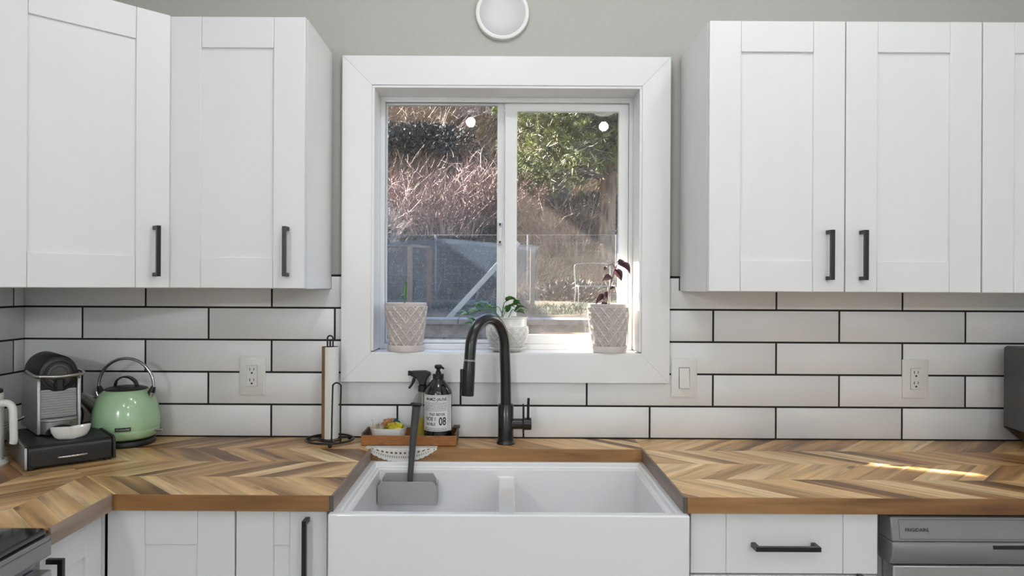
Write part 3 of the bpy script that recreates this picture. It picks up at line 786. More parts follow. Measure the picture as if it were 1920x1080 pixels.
th2 = math.radians(44)
t = thing('espresso_machine', 'silver and black capsule espresso machine on the black drawer box', 'coffee machine', (-1.316, -.222, BOXT), rz=th2); t.scale = (.95,.95,.97)
# local frame: front towards -y, width x
MB().box(-.047, .047, -.075, .130, .004, .162).build('core', 'plastic_dark', t, bevel=.003)
for s in (-1, 1):
    a, b = sorted((s*.0475, s*.0575))
    MB().prism_x([(-.088,.003),(.135,.003),(.135,.165),(-.080,.165),(-.088,.155)], a, b).build('side_panel', 'steel_light', t, bevel=.0025)
dm = MB(); rg = []
for y in (-.072, -.066, .10, .128):
    e = 1.0 if y in (-.066, .10) else .93
    rg.append([(.0555*e*math.cos(PI*i/24), y, .166+.064*e*math.sin(PI*i/24)) for i in range(25)])
dm.rings(rg).build('dome', 'leatherette_black', t, smooth=50)
fc = lathe_y([(.050,0),(.050,.006),(.046,.008),(.040,.0085),(.038,.006),(.001,.006)], 40).build('front_disc', 'plastic_dark', t, smooth=40, loc=(0,-.072,.172))
lathe_y([(.030,0),(.030,.004),(.024,.005),(.022,.002),(.001,.002)], 32).build('inner_ring', 'appliance_grey', fc, smooth=40, loc=(0,-.006,.002))
MB().tube(spline([(-.064,.02,.178),(-.066,-.06,.176),(-.060,-.098,.174),(-.03,-.110,.172),(0,-.113,.171),(.03,-.110,.172),(.060,-.098,.174),(.066,-.06,.176),(.064,.02,.178)], 5), .0048, 12).build('lever', 'chrome', t, smooth=50)
MB().box(-.009,.009,-.096,-.078,.128,.162).box(-.013,-.009,-.098,-.078,.138,.160).box(.009,.013,-.098,-.078,.138,.160).build('coffee_outlet', 'plastic_dark', t, bevel=.002)
gr_ = MB().box(-.0465,.0465,-.0785,-.0755,.048,.130).build('grille_plate', 'steel_light', t)
for k in range(11):
    z = .051+k*.0072
    MB().tube([(-.046,-.0800,z),(.046,-.0800,z)], .0021, 6).build('grille_rib', 'steel_light', gr_, smooth=50)
tp = [(.050*math.cos(PI+PI*i/20), -.0785-.034*math.sin(PI*i/20)) for i in range(21)]
dt = MB().prism([(x,y) for x,y in tp], .040, .047).build('drip_tray', 'steel_light', t, bevel=.0012)
MB().prism([(x*1.02,y) for x,y in tp], .004, .0395).build('tray_holder', 'steel_brushed', t, bevel=.001)
MB().box(-.008,.008,-.098,-.090,.0471,.0476).build('drain_slot', 'plastic_dark', dt)
MB().prism_y([(.040*math.cos(PI*i/16), .0045+.026*math.sin(PI*i/16)) for i in range(17)], -.1150, -.085).build('cup_recess', 'plastic_dark', t)
MB().tube(spline([(.05,.12,.03),(.085,.10,.045),(.098,.07,.04),(.092,.045,.012),(.085,.03,.004)], 6), .0035, 8).build('power_cord', 'plastic_dark', t, smooth=50)

# white double dish
t = thing('double_dish', 'small white two-lobed ceramic dish on the black drawer box', 'dish', (-1.190, -.340, BOXT), rz=math.radians(42))
def lobe(u, s): return s*(.0225 + .0045*math.cos(2*u))
n = 48; rg = []
def dish_ring(sc, z):
    out = []
    for i in range(n):
        a = 2*PI*i/n
        r = .050*math.sqrt(max(.16, abs(math.cos(a))**2 + .26*abs(math.sin(a))**1.6)) 
        x = r*math.cos(a)*sc; y = (.0245*math.sin(a))*(1-.26*math.exp(-(math.cos(a)/.30)**2))*sc
        out.append((x, y, z + .006*(abs(math.cos(a))**3)*(z/.03)))
    return out
MB().rings([dish_ring(.62,0), dish_ring(.80,.006), dish_ring(.95,.018), dish_ring(1.0,.029), dish_ring(.94,.0295), dish_ring(.86,.017), dish_ring(.6,.007)]).build('bowl', 'ceramic_white', t, smooth=60)
MB().box(-.0016,.0016,-.0135,.0135,.008,.026).build('divider', 'ceramic_white', t, bevel=.001)

# kettle
t = thing('electric_kettle', 'mint green kettle with arched metal handle on a black base', 'kettle', (-1.158, -.112, CT))
MB().lathe([(.082,0),(.084,.004),(.083,.014),(.078,.019),(.070,.020)], 48).build('power_base', 'plastic_dark', t, smooth=40)
MB().lathe([(.070,.0205),(.080,.022),(.0885,.028),(.0935,.040),(.0955,.049),(.0950,.0505),(.0962,.053),(.0970,.070),(.0955,.092),(.0905,.118),(.082,.142),(.0705,.160),(.064,.166),(.061,.168)], 64).build('body', 'enamel_green', t, smooth=60)
MB().lathe([(.0608,.1665),(.0612,.1695),(.058,.1715),(.045,.1755),(.02,.179),(.001,.180)], 48).build('lid', 'plastic_dark', t, smooth=50)
lk = MB()
kp = spline([(-.034,0,.176),(-.030,0,.192),(-.012,0,.204),(.008,0,.204),(.026,0,.193),(.034,0,.178)], 6)
lk.rings([[(p[0]-.001,-.009,p[2]-.002),(p[0]+.001,-.009,p[2]+.003),(p[0]+.001,.009,p[2]+.003),(p[0]-.001,.009,p[2]-.002)] for p in kp])
lk.build('lid_grip', 'black_metal', t, bevel=.001)
sp = MB().tube([(-.080,-.012,.112),(-.100,-.015,.128),(-.124,-.019,.148),(-.127,-.0195,.150)], [.028,.022,.0145,.014], 20).build('spout', 'chrome', t, smooth=50)
MB().tube([(-.1265,-.0194,.1492),(-.1278,-.0196,.1503)], .012, 20).build('spout_opening', 'plastic_dark', sp)
hp = [(-.079,0,.150)] + arc(0, .178, .0845, PI*1.02, -PI*.02, 20)[0:] + [(.080,0,.150)]
MB().tube(spline(hp, 3), .0046, 12).build('carry_handle', 'chrome', t, smooth=50)
for s in (-1,1):
    MB().tube([(s*.070,0,.149),(s*.079,0,.160),(s*.0845,0,.176)], [.012,.0105,.0065], 14).build('handle_bracket', 'plastic_dark', t, smooth=50)
    MB().tube([(s*.082,-.010,.148),(s*.0865,-.011,.160)], [.006,.0055], 12).build('bracket_cap', 'chrome', t, smooth=50)
MB().tube([(.093,-.01,.044),(.106,-.012,.045),(.118,-.013,.0455)], [.003,.0045,.0035], 10).build('switch_lever', 'steel_light', t, smooth=50)
# name plate wrapped on the belly
def wrap(R, zc, a0, vs): return [((R)*math.sin(a0+v[0]/R), -(R)*math.cos(a0+v[0]/R), zc+v[1]) for v in vs]
A0 = math.radians(23)
pl = MB(); cols = 12
pv = [(-.021+.042*i/cols, z) for z in (-.0055,.0055) for i in range(cols+1)]
pl.add(wrap(.0985, .060, A0, pv), [(i,i+1,i+cols+2,i+cols+1) for i in range(cols)]).build('name_plate', 'plastic_dark', t, solid=.003)
vs, fs = text_flat('KitchenAid', .0078)
MB().add(wrap(.1003, .060, A0, vs), fs).build('plate_lettering', 'steel_light', t)
MB().tube(spline([(-.078,.03,.012),(-.100,.045,.02),(-.118,.03,.055),(-.108,.012,.085),(-.10,.03,.10)], 6), .003, 8).build('power_cord', 'plastic_dark', t, smooth=50)

# white pitcher at the left picture edge
t = thing('white_pitcher', 'white pitcher with a square handle at the left picture edge', 'pitcher', (-1.475, -.405, CT))
t.location = (-1.395, -.395, CT)
MB().lathe([(.058,0),(.060,.006),(.056,.014),(.049,.017),(.049,.020),(.048,.19),(.0465,.196),(.043,.196),(.043,.03)], 44).build('body', 'plastic_white', t, smooth=40)
MB().lathe([(.046,.1965),(.046,.204),(.03,.210),(.012,.213),(.012,.222),(.001,.224)], 40).build('lid', 'plastic_dark', t, smooth=40)
hdl = spline([(.044,0,.168),(.060,0,.170),(.072,0,.168),(.0815,0,.156),(.083,0,.135),(.084,0,.105),(.085,0,.072),(.083,0,.062)], 4)
rg = []
for i, p in enumerate(hdl):
    q0 = Vector(hdl[max(i-1,0)]); q1 = Vector(hdl[min(i+1,len(hdl)-1)]); tg = (q1-q0).normalized(); nn = Vector((-tg.z,0,tg.x)); c = Vector(p)
    rg.append([tuple(c+nn*.0095*math.cos(2*PI*k/16)+Vector((0,.010,0))*math.sin(2*PI*k/16)) for k in range(16)])
MB().rings(rg).build('handle', 'plastic_white', t, smooth=50)
# whisk lying behind it
t = thing('wire_whisk', 'small metal whisk behind the white pitcher', 'whisk', (-1.435, -.200, CT+.072), rz=math.radians(18))
t.location.z = CT
for k in range(5):
    a = PI*k/5
    loop = [(-.035+.0*i, 0, 0) for i in range(0)]
    pts = []
    for i in range(17):
        u = PI*i/16; r = .016*math.sin(u); x = -.002-.066*(1-abs(math.cos(u)))
        sgn = 1 if i < 8 else -1
        rr = .017*math.sin(min(1, (1-abs(math.cos(u)))*1.25)*PI*.5)*(1 if i <= 8 else -1) if abs(math.cos(u)) > .12 else .017*(math.cos(u)/.12)
        pts.append((x, rr*math.cos(a), .085 - x*-.45 + rr*math.sin(a)))
    MB().tube(pts, .0007, 5).build('wire', 'chrome', t, smooth=50)
MB().tube([(-.004,0,.0845),(.03,0,.100),(.075,0,.120)], [.004,.0055,.005], 10).build('handle', 'chrome', t, smooth=50)
MB().lathe([(.022,0),(.022,.003),(.004,.006),(.0035,.084)], 16, (-.004,0,0)).build('stand', 'plastic_dark', t, smooth=40)

# ------------------------------------------------------------------ paper towel on a black wire holder
t = thing('paper_towel_holder', 'black wire paper towel holder standing on the counter', 'holder', (-.533, -.092, CT))
ring = lambda r, z, n=40: [(r*math.cos(2*PI*i/n), r*math.sin(2*PI*i/n), z) for i in range(n)]
MB().tube(ring(.073,.0125), .0032, 8, closed=True).build('base_ring', 'black_metal', t, smooth=60)
MB().tube(ring(.036,.0125,30), .0026, 8, closed=True).build('inner_ring', 'black_metal', t, smooth=60)
m = MB()
for a in (0, PI*.5, PI, PI*1.5): m.tube([(.006*math.cos(a+.5),.006*math.sin(a+.5),.0125),(.073*math.cos(a+.5),.073*math.sin(a+.5),.0125)], .0024, 6)
m.build('spokes', 'black_metal', t, smooth=60)
for a in (-.3, 1.8, 3.9):
    MB().lathe([(.001,0),(.0045,.0015),(.006,.006),(.0045,.0105),(.001,.012)], 14, (.072*math.cos(a-PI/2+.55), .072*math.sin(a-PI/2+.55), 0)).build('ball_foot', 'black_metal', t, smooth=60)
MB().tube([(0,0,.012),(0,0,.318)], .003, 8).build('centre_rod', 'black_metal', t, smooth=60)
lp = [(-.0085,0,.300),(-.0085,0,.320)] + arc(0,.326,.0085,PI,0,10)+[(.0085,0,.320),(.0085,0,.300)]
MB().tube(lp, .0026, 8).tube([(-.0085,0,.300),(.0085,0,.300)], .0026, 8).build('top_loop', 'black_metal', t, smooth=60)
ap = [(.022,-.069,.0125),(.024,-.071,.11),(.026,-.073,.185)] + [(.0385-.0125*math.cos(PI*i/10), -.073, .185+.0125*math.sin(PI*i/10)) for i in range(1,10)] + [(.051,-.073,.185),(.049,-.071,.11),(.047,-.058,.0125)]
MB().tube(spline(ap, 3), .0026, 8).build('tension_arm', 'black_metal', t, smooth=60)
t = thing('paper_towel_roll', 'nearly used-up paper towel roll with brown core showing', 'paper towel', (-.533, -.092, CT+.0165))
MB().lathe([(.0235,0),(.0252,0),(.0252,.284),(.0235,.284)], 40, cap0=False, cap1=False).build('core', 'cardboard', t, smooth=40)
rg = []
for z in (-.0, .05, .10, .15, .20, .25, .284):
    o_ = []; i_ = []
    for k in range(25):
        a = math.radians(-112 + 230*k/24); rj = .0264+.0004*math.sin(k*1.7+z*60)
        o_.append((rj*math.cos(a), rj*math.sin(a), z)); i_.append((.0254*math.cos(a), .0254*math.sin(a), z))
    rg.append(o_+i_[::-1])
MB().rings(rg).build('paper', 'paper', t, smooth=50)

# ------------------------------------------------------------------ tray and what stands on it
TZ = CT+.0018
cl = thing('crochet_doily', 'white crocheted doily under the tray draped over the counter edge', 'doily', (-.300, 0, CT))
m = MB()
def doily(u, v):    # u across, v from under the tray over the edge
    x = .108*u
    drop = (.034 if abs(u) < .98 else .03)*max(0, 1-abs(u)**2.2)+.002
    run = .030
    s = v*(run+drop) ; s += .003*abs(math.sin(u*22))*(v > .9)
    if s < run-.004: return (x, -.135-s, .0011)
    if s < run+.003: a = (s-run+.004)/.007*PI/2; return (x, -.135-run+.004-.0055*math.sin(a)-.0005, .0011-.0055*(1-math.cos(a)))
    return (x*(1-.05*v), -.1661-.001, .0011-.0055-(s-run-.003))
NU, NV = 92, 22
idx = {}
for j in range(NV+1):
    for i in range(NU+1): idx[(i,j)] = len(m.v); m.v.append(doily(-1+2*i/NU, j/NV))
for j in range(NV):
    for i in range(NU):
        hole = (j in (13,14) and i % 6 in (2,3,4)) or (j in (7,8) and i % 4 in (1,2)) or (j in (17,18) and i % 3 == 1)
        if not hole: m.f.append((idx[(i,j)],idx[(i+1,j)],idx[(i+1,j+1)],idx[(i,j+1)]))
m.build('lace', 'cotton', cl, solid=.0014)

t = thing('wooden_tray', 'small wooden tray holding soap bottle and bowl behind the sink', 'tray', (-.281, -.0745, TZ), rz=math.radians(-.5))
tw, td, thh = .1465, .0575, .034
MB().box(-tw+.006, tw-.006, -td+.006, td-.006, 0, .006).build('floor_panel', 'tray_liner', t)
MB().box(-tw, tw, -td, -td+.006, 0, thh-.004).build('front_side', 'tray_wood', t, bevel=.0012)
MB().box(-tw, tw, td-.006, td, 0, thh).build('back_side', 'tray_wood', t, bevel=.0012)
MB().box(-tw, -tw+.006, -td+.0063, td-.0063, 0, thh+.002).build('end_side', 'tray_grey', t, bevel=.0012)
MB().box(tw-.006, tw, -td+.0063, td-.0063, 0, thh+.002).build('end_side', 'tray_grey', t, bevel=.0012)
MB().box(tw-.016, tw+.004, td-.026, td-.0065, thh+.0023, thh+.010).build('end_grip', 'tray_grey', t, bevel=.0015)
FZ = TZ+.0064
t = thing('scrubber_bowl', 'white oval bowl filled with scrubbing cloths on the tray', 'bowl', (-.351, -.078, FZ))
def ov(sx, sy, z, tilt=0): return [(sx*math.copysign(abs(math.cos(2*PI*i/40))**.8, math.cos(2*PI*i/40)), sy*math.copysign(abs(math.sin(2*PI*i/40))**.8, math.sin(2*PI*i/40)), z+tilt*math.cos(2*PI*i/40)) for i in range(40)]
MB().rings([ov(.034,.022,0), ov(.044,.030,.004), ov(.053,.037,.018), ov(.0575,.0405,.040,.001), ov(.0558,.039,.0405,.001), ov(.051,.035,.019), ov(.04,.026,.006)]).build('shell', 'ceramic_white', t, smooth=60)
tabm = MB().rings([[(-.053+.0,-.006+.0,.030),(-.049,-.006,.030),(-.049,.024,.030),(-.053,.024,.030)], [(-.0575,-.004,.060),(-.055,-.004,.060),(-.055,.020,.060),(-.0575,.020,.060)]]).build('handle_tab', 'ceramic_white', t, bevel=.001)
def rag(name, label, mat, loc, size, seed, rz):
    rnd = random.Random(seed); m = MB(); n1, n2 = 22, 12
    ph = [rnd.uniform(0, 6.28) for _ in range(6)]
    rg = []
    for j in range(n2+1):
        v = -PI/2 + PI*j/n2; row = []
        for i in range(n1):
            u = 2*PI*i/n1
            k = 1 + .16*math.sin(3*u+ph[0]+2*v) + .13*math.sin(5*u+ph[1]-3*v) + .10*math.sin(7*v+ph[2]+u) + .06*math.sin(11*u+ph[3])
            row.append((size[0]*k*math.cos(v)*math.cos(u), size[1]*k*math.cos(v)*math.sin(u), size[2]*(1+math.sin(v)*k)))
        rg.append(row)
    o = m.rings(rg).build(name, mat, None, smooth=70); o.location = loc; o.rotation_euler.z = rz
    return tag(o, label, 'cloth', 'scrubbing cloths in the bowl')
rag('scrubbing_cloth', 'mustard yellow crumpled scrubbing cloth in the bowl', 'cloth_yellow', (-.331,-.086,FZ+.030), (.026,.019,.012), 1, .15)
rag('scrubbing_cloth', 'brown and orange crumpled cloth at the back of the bowl', 'cloth_orange', (-.352,-.062,FZ+.028), (.024,.014,.0165), 2, .5)
rag('scrubbing_cloth', 'dark teal scrap of cloth behind the yellow cloth', 'cloth_teal', (-.331,-.058,FZ+.030), (.015,.010,.0145), 3, -.4)
rag('scrubbing_cloth', 'cream patterned cloth hanging over the rim of the bowl', 'cloth_cream', (-.384,-.084,FZ+.022), (.021,.017,.0125), 4, .3)

t = thing('soap_bottle', 'black pump soap bottle with a printed label numbered 08', 'bottle', (-.1955, -.088, FZ))
MB().lathe([(.040,0),(.0435,.002),(.0435,.150),(.042,.156),(.034,.172),(.022,.187),(.0175,.191),(.0165,.193)], 56).build('body', 'bottle_black', t, smooth=50)
MB().lathe([(.0172,.1932),(.0172,.208),(.015,.2085),(.0085,.2095),(.0085,.216)], 32).build('collar', 'plastic_dark', t, smooth=40)
MB().lathe([(.0062,.2162),(.0062,.224),(.010,.2255),(.012,.229),(.012,.234),(.009,.237),(.001,.2375)], 24).tube([(0,0,.231),(.012,-.008,.2295),(.018,-.012,.226)], [.005,.004,.003], 8).build('pump_head', 'plastic_dark', t, smooth=50)
LR = .0440
n = 40
lv_ = [(-1.25+2.5*i/n, z) for z in (.037,.148) for i in range(n+1)]
lab = MB().add([(LR*math.sin(a), -LR*math.cos(a), z) for a, z in lv_], [(i,i+1,i+n+2,i+n+1) for i in range(n)]).build('label', 'label_paper', t, smooth=60)
def ltext(txt, size, a, z, sx=1, sy=1):
    vs, fs = text_flat(txt, size)
    MB().add([((LR+.0003)*math.sin(a+v[0]*sx/LR), -(LR+.0003)*math.cos(a+v[0]*sx/LR), z+v[1]*sy) for v in vs], fs).build('label_print', 'ink', lab)
ltext('MAMZ!-JAUNE', .0118, -.06, .135, .92, 1.15)
ltext('PAD BEYER', .0100, .02, .0885, 1.0, 1.1)
ltext('NOE 1', .0140, -.46, .0745, .9, 1.15)
ltext('NOBLE', .0120, -.46, .0585, .85, 1.0)
ltext('08', .0330, .40, .0665, .72, 1.05)
lm = MB()
def lline(a0, a1, z, h=.0008):
    k = 10; m_ = [(a0+(a1-a0)*i/k, zz) for zz in (z-h/2, z+h/2) for i in range(k+1)]
    lm.add([((LR+.0003)*math.sin(a), -(LR+.0003)*math.cos(a), zz) for a, zz in m_], [(i,i+1,i+k+2,i+k+1) for i in range(k)])
rr_ = random.Random(5)
for z in (.1245,.1205,.1165,.1125,.1085,.1045,.1005,.047,.044,.041):
    a = -1.0
    while a < .68:
        b = a + rr_.uniform(.04,.16); lline(a, min(b,.72), z, .0011); a = b + rr_.uniform(.02,.05)
for z in (.1445,.0395): lline(-1.15, 1.15, z, .0007)
for a in (.80, .90, 1.0): 
    for k in range(14): lline(a, a+.018, .045+k*.0072, .005)
lm.build('fine_print', 'ink', lab)

t = thing('spray_bottle', 'clear spray bottle with black trigger behind the soap bottle', 'bottle', (-.2485, -.052, FZ))
MB().lathe([(.030,0),(.032,.003),(.032,.105),(.030,.118),(.022,.134),(.014,.145),(.0125,.148)], 40).build('shell', 'clear_plastic', t, smooth=50)
MB().lathe([(.0285,.003),(.0305,.006),(.0305,.066),(.001,.066)], 36).build('liquid', 'amber_liquid', t, smooth=40)
MB().lathe([(.0145,.1482),(.0145,.166),(.012,.168)], 28).build('collar', 'plastic_dark', t, smooth=40)
hdm = MB().prism_y([(-.036,.196),(-.036,.213),(-.020,.214),(.010,.215),(.024,.210),(.027,.203),(.016,.190),(.010,.176),(.012,.1685),(-.010,.1685),(-.012,.180),(-.020,.193)][::-1], -.0095, .0095).build('trigger_head', 'plastic_dark', t, bevel=.003)
MB().box(-.046,-.0362,-.007,.007,.1985,.2135).build('nozzle', 'plastic_dark', t, bevel=.0015)
MB().tube(spline([(-.024,0,.196),(-.029,0,.182),(-.034,0,.170),(-.043,0,.158)], 5), [.005]*8+[.004]*8, 10).build('trigger', 'plastic_dark', t, smooth=50)
MB().tube([(0,0,.02),(0,0,.147)], .0022, 8).build('dip_tube', 'plastic_white', t, smooth=50)

# ------------------------------------------------------------------ caddy in the sink and its brush
t = thing('sink_caddy', 'grey sink caddy fixed to the back of the left basin', 'caddy', (-.2705, -.218, .770))
W_, D_, Hc = .0865, .0255, .0
MB().prism_y([(-W_,0),(W_,0),(W_,.052),(W_-.012,.066),(-W_+.012,.066),(-W_,.052)], -D_-.0025, -D_).build('front_plate', 'caddy_grey', t, bevel=.0012)
MB().prism_y([(-W_+.006,0),(W_-.006,0),(W_-.006,.062),(W_-.016,.079),(-W_+.016,.079),(-W_+.006,.062)], D_-.0025, D_-.0002).build('back_plate', 'caddy_grey', t, bevel=.0012)
MB().box(-W_+.001, W_-.001, -D_+.0003, D_-.003, 0, .002).build('bottom_plate', 'caddy_grey', t)
for s in (-1,1):
    a, b = sorted((s*W_, s*(W_-.002)))
    MB().prism_x([(-D_+.0004,0),(D_-.0030,0),(D_-.0030,.060),(.0,.048),(-D_+.0004,.052)], a, b).build('side_plate', 'caddy_grey', t)
t = thing('dish_brush', 'dish brush with a dark grey handle standing in the sink caddy', 'brush', (-.2665, -.216, .7724))
MB().tube([(0,0,.030),(.001,.000,.068),(.009,.012,.20),(.0155,.018,.268),(.016,.018,.276)], [.0078,.0082,.0105,.0122,.0128], 18).build('handle', 'handle_grey', t, smooth=50)
MB().tube([(.016,.018,.2763),(.0163,.0182,.281),(.0168,.0186,.285)], [.0128,.019,.0155], 18).build('collar', 'plastic_dark', t, smooth=50)
MB().lathe([(.018,.012),(.022,.018),(.020,.026),(.008,.034)], 24).build('head', 'handle_grey', t, smooth=50)
MB().lathe([(.021,0),(.019,.0118)], 24).build('bristles', 'bristle', t, smooth=40)

# ------------------------------------------------------------------ potted plants on the sill
SZ = OZ0+.0042
def lattice(prof, nz, n, k, m_, depth, z0, z1, w=.16):
    """turned pot with a raised diamond lattice between z0 and z1"""
    def rad(z):
        for (r0,a),(r1,b) in zip(prof, prof[1:]):
            if a <= z <= b: return r0+(r1-r0)*(z-a)/max(1e-6,b-a)
        return prof[-1][0]
    rg = []
    za, zb = prof[0][1], prof[-1][1]
    for j in range(nz+1):
        z = za+(zb-za)*j/nz; row = []
        for i in range(n):
            a = 2*PI*i/n; e = 0
            if z0 < z < z1:
                for s in (1,-1):
                    f = (k*a/(2*PI) + s*m_*(z-z0)/(z1-z0)) % 1.0
                    dd = min(f, 1-f)
                    e = max(e, 1-dd/w)
                f1 = (k*a/(2*PI) + m_*(z-z0)/(z1-z0)) % 1.0; f2 = (k*a/(2*PI) - m_*(z-z0)/(z1-z0)) % 1.0
                inner = max(abs(f1-.5), abs(f2-.5))
                if .14 < inner < .24: e = max(e, .55)
                e = max(0, e)
            r = rad(z)+depth*e
            row.append((r*math.cos(a), r*math.sin(a), z))
        rg.append(row)
    return rg
def leaf(parent, name, mat, base, tip, width, droop=.2, fold=.15, n=7, roll=.45):
    b, tp = Vector(base), Vector(tip); d = tp-b; L = d.length
    side = d.cross(Vector((0,0,1)))
    if side.length < 1e-5: side = Vector((1,0,0))
    side.normalize(); up = side.cross(d).normalized()
    bow = up.copy(); side, up = side*math.cos(roll)+up*math.sin(roll), up*math.cos(roll)-side*math.sin(roll)
    m = MB(); vs = []; fs = []
    for i in range(n+1):
        u = i/n; c = b + d*u + bow*(droop*L*(math.sin(PI*u)*.8 + .2*u*0))
        w = width*(math.sin(PI*min(1,u*1.02)**.75)**.9 if 0 < u < 1 else .02)
        vs += [c - side*w + up*w*fold, c, c + side*w + up*w*fold]
    for i in range(n):
        k = 3*i; fs += [(k,k+1,k+4,k+3),(k+1,k+2,k+5,k+4)]
    return m.add(vs, fs).build(name, mat, parent, smooth=80, solid=.0008)
def tall_pot(name, label, x, y):
    t = thing(name, label, 'potted plant', (x, y, SZ))
    MB().lathe([(.054,0),(.0595,.001),(.0615,.020),(.0608,.0215),(.0585,.0215),(.0575,.006)], 56).build('saucer', 'ceramic_pot', t, smooth=50)
    prof = [(.050,.0065),(.0525,.03),(.059,.085),(.0655,.142),(.0665,.150),(.0675,.152),(.0675,.157)]
    rg = lattice(prof, 84, 168, 13, 3.4, .0055, .010, .148, .15)
    rg += [[(r*math.cos(2*PI*i/168), r*math.sin(2*PI*i/168), z) for i in range(168)] for r, z in ((.0662,.158),(.0635,.157),(.0615,.135))]
    MB().rings(rg, True, False).build('pot', 'ceramic_pot', t, smooth=45)
    MB().lathe([(.0612,.1335),(.0612,.137),(.04,.140),(.001,.1385)], 32).build('soil', 'soil', t, smooth=60)
    return t
t = tall_pot('potted_sprout', 'tall lattice pot with one thin green sprout on the sill', -.312, .022)
MB().tube(spline([(-.008,0,.137),(-.004,0,.165),(.0,-.002,.200),(.001,-.003,.222),(-.001,-.003,.232)], 5), [.0022]*6+[.0032]*10+[.0022]*5, 8).build('stem', 'leaf_green', t, smooth=50)
leaf(t, 'leaf', 'leaf_green', (-.002,-.002,.182), (-.018,-.005,.168), .0042, .45)
leaf(t, 'leaf', 'leaf_light', (-.003,-.002,.165), (.003,-.004,.235), .0042, .05)

t = tall_pot('potted_purple_plant', 'tall lattice pot with purple-leaved plant tied to a stake', .352, .022)
MB().tube([(-.001,0,.137),(-.002,-.001,.212)], .0018, 8).build('stake', 'stake_wood', t, smooth=50)
stem = spline([(-.006,.004,.137),(-.003,.002,.170),(.004,0,.205),(.012,-.003,.245),(.020,-.006,.275),(.030,-.010,.292)], 5)
MB().tube(stem, .0019, 8).build('stem', 'leaf_purple', t, smooth=50)
MB().tube(spline([(.020,-.006,.275),(.010,-.008,.287),(-.004,-.010,.283),(-.010,-.012,.274)], 5), .0014, 6).build('side_stem', 'leaf_purple', t, smooth=50)
for b, tp, w, dr2 in [((.026,-.008,.288),(.050,-.014,.296),.0085,.2), ((.029,-.010,.290),(.067,-.018,.254),.0100,.30), ((.018,-.005,.272),(.040,-.014,.232),.0135,.12),
                    ((.011,-.003,.243),(-.024,-.010,.232),.0105,.22), ((.002,0,.197),(-.018,-.006,.168),.0110,.1), ((-.001,.001,.184),(-.044,-.010,.152),.0110,.28),
                    ((-.004,.003,.160),(-.026,-.004,.142),.0090,.25), ((-.003,.002,.158),(.004,-.010,.141),.0080,.2), ((-.008,-.011,.277),(-.016,-.012,.266),.0075,.1), ((.004,0,.205),(.022,-.008,.208),.004,.3), ((.0,0,.175),(-.006,-.008,.202),.008,.1)]:
    leaf(t, 'leaf', 'leaf_purple', b, tp, w*1.1, dr2, .15, 7, 1.15 if tp[0] > b[0] else -1.15)

t = thing('potted_leafy_plant', 'round lattice bowl pot with a bushy green plant behind the faucet', 'potted plant', (.020, .020, SZ))
MB().lathe([(.036,0),(.044,.001),(.060,.011),(.0635,.0145),(.0625,.0155),(.050,.010),(.03,.007)], 56).build('saucer', 'ceramic_white', t, smooth=50)
prof = [(.040,.0102),(.050,.018),(.0595,.034),(.0655,.052),(.0675,.066),(.066,.078),(.0645,.084)]
rg = lattice(prof, 60, 160, 17, 2.6, .0042, .013, .083, .17)
rg += [[(r*math.cos(2*PI*i/160), r*math.sin(2*PI*i/160), z) for i in range(160)] for r, z in ((.0632,.088),(.0640,.108),(.0668,.1105),(.0668,.1135),(.0630,.1135),(.0610,.096))]
MB().rings(rg, True, False).build('pot', 'ceramic_white', t, smooth=45)
MB().lathe([(.0608,.094),(.0608,.098),(.03,.102),(.001,.100)], 32).build('soil', 'soil', t, smooth=60)
stems = []
rl_ = random.Random(11)
for ang_, ln, hgt in [(PI*.98,.085,.035),(PI*1.05,.105,.022),(PI*1.1,.065,.05),(PI*.93,.11,.0),(PI*1.25,.05,.055),(.1,.03,.05),(-.3,.042,.056),(.5,.035,.03),(-.6,.02,.065),(PI*1.15,.09,-.012),(PI*.8,.05,.045)]:
    b = Vector((-.012+rl_.uniform(-.015,.02), rl_.uniform(-.02,.01), .099)); e = b+Vector((ln*math.cos(ang_), ln*math.sin(ang_)*.6-.005, hgt))
    mid = (b+e)/2+Vector((0,0,.022)); MB().tube(spline([b, mid, e], 5), .0013, 6).build('stem', 'leaf_green', t, smooth=50)
    for k in range(3):
        a2 = ang_+(-.7,.0,.8)[k]*(1 if k else 1); ll = rl_.uniform(.026,.042)
        tp = e+Vector((ll*math.cos(a2), ll*math.sin(a2)*.7-.004, rl_.uniform(-.014,.012)))
        leaf(t, 'leaf', 'leaf_light' if (ln > .08 and k != 1) or rl_.random() < .2 else 'leaf_green', e, tp, rl_.uniform(.007,.0105), .25, .2)
leaf(t, 'leaf', 'leaf_green', (.022,-.01,.130), (.066,-.022,.140), .0095, .35, .2)
leaf(t, 'leaf', 'leaf_green', (-.002,-.01,.128), (.012,-.024,.156), .0100, .1, .2)

# ------------------------------------------------------------------ outdoors
from mathutils import noise as mn
def hz(x, y):
    """height of the yard and the slope behind it"""
    base = 1.145 + .012*(y-2.8)
    s = max(0.0, y-8.7)
    up = .70*s + .10*min(s, 2)**2*.3
    n = mn.noise((x*.35, y*.35, 3.1))*.30*min(1, s/2) + mn.noise((x*1.3, y*1.3, 7.7))*.13*min(1, .15+s/2) + mn.noise((x*4, y*4, 1.7))*.04
    return base + up + n
def grid(name, mat, x0, x1, y0, y1, nx, ny, fn):
    m = MB()
    for j in range(ny+1):
        for i in range(nx+1):
            x = x0+(x1-x0)*i/nx; y = y0+(y1-y0)*j/ny; m.v.append((x, y, fn(x, y)))
    for j in range(ny):
        for i in range(nx): k = j*(nx+1)+i; m.f.append((k,k+1,k+nx+2,k+nx+1))
    return m.build(name, mat, None, smooth=80)
g = grid('ground_hillside', 'earth', -16, 22, 2.95, 34, 150, 150, hz); tag(g, 'dry brush-covered hillside rising behind the yard', kind='structure')
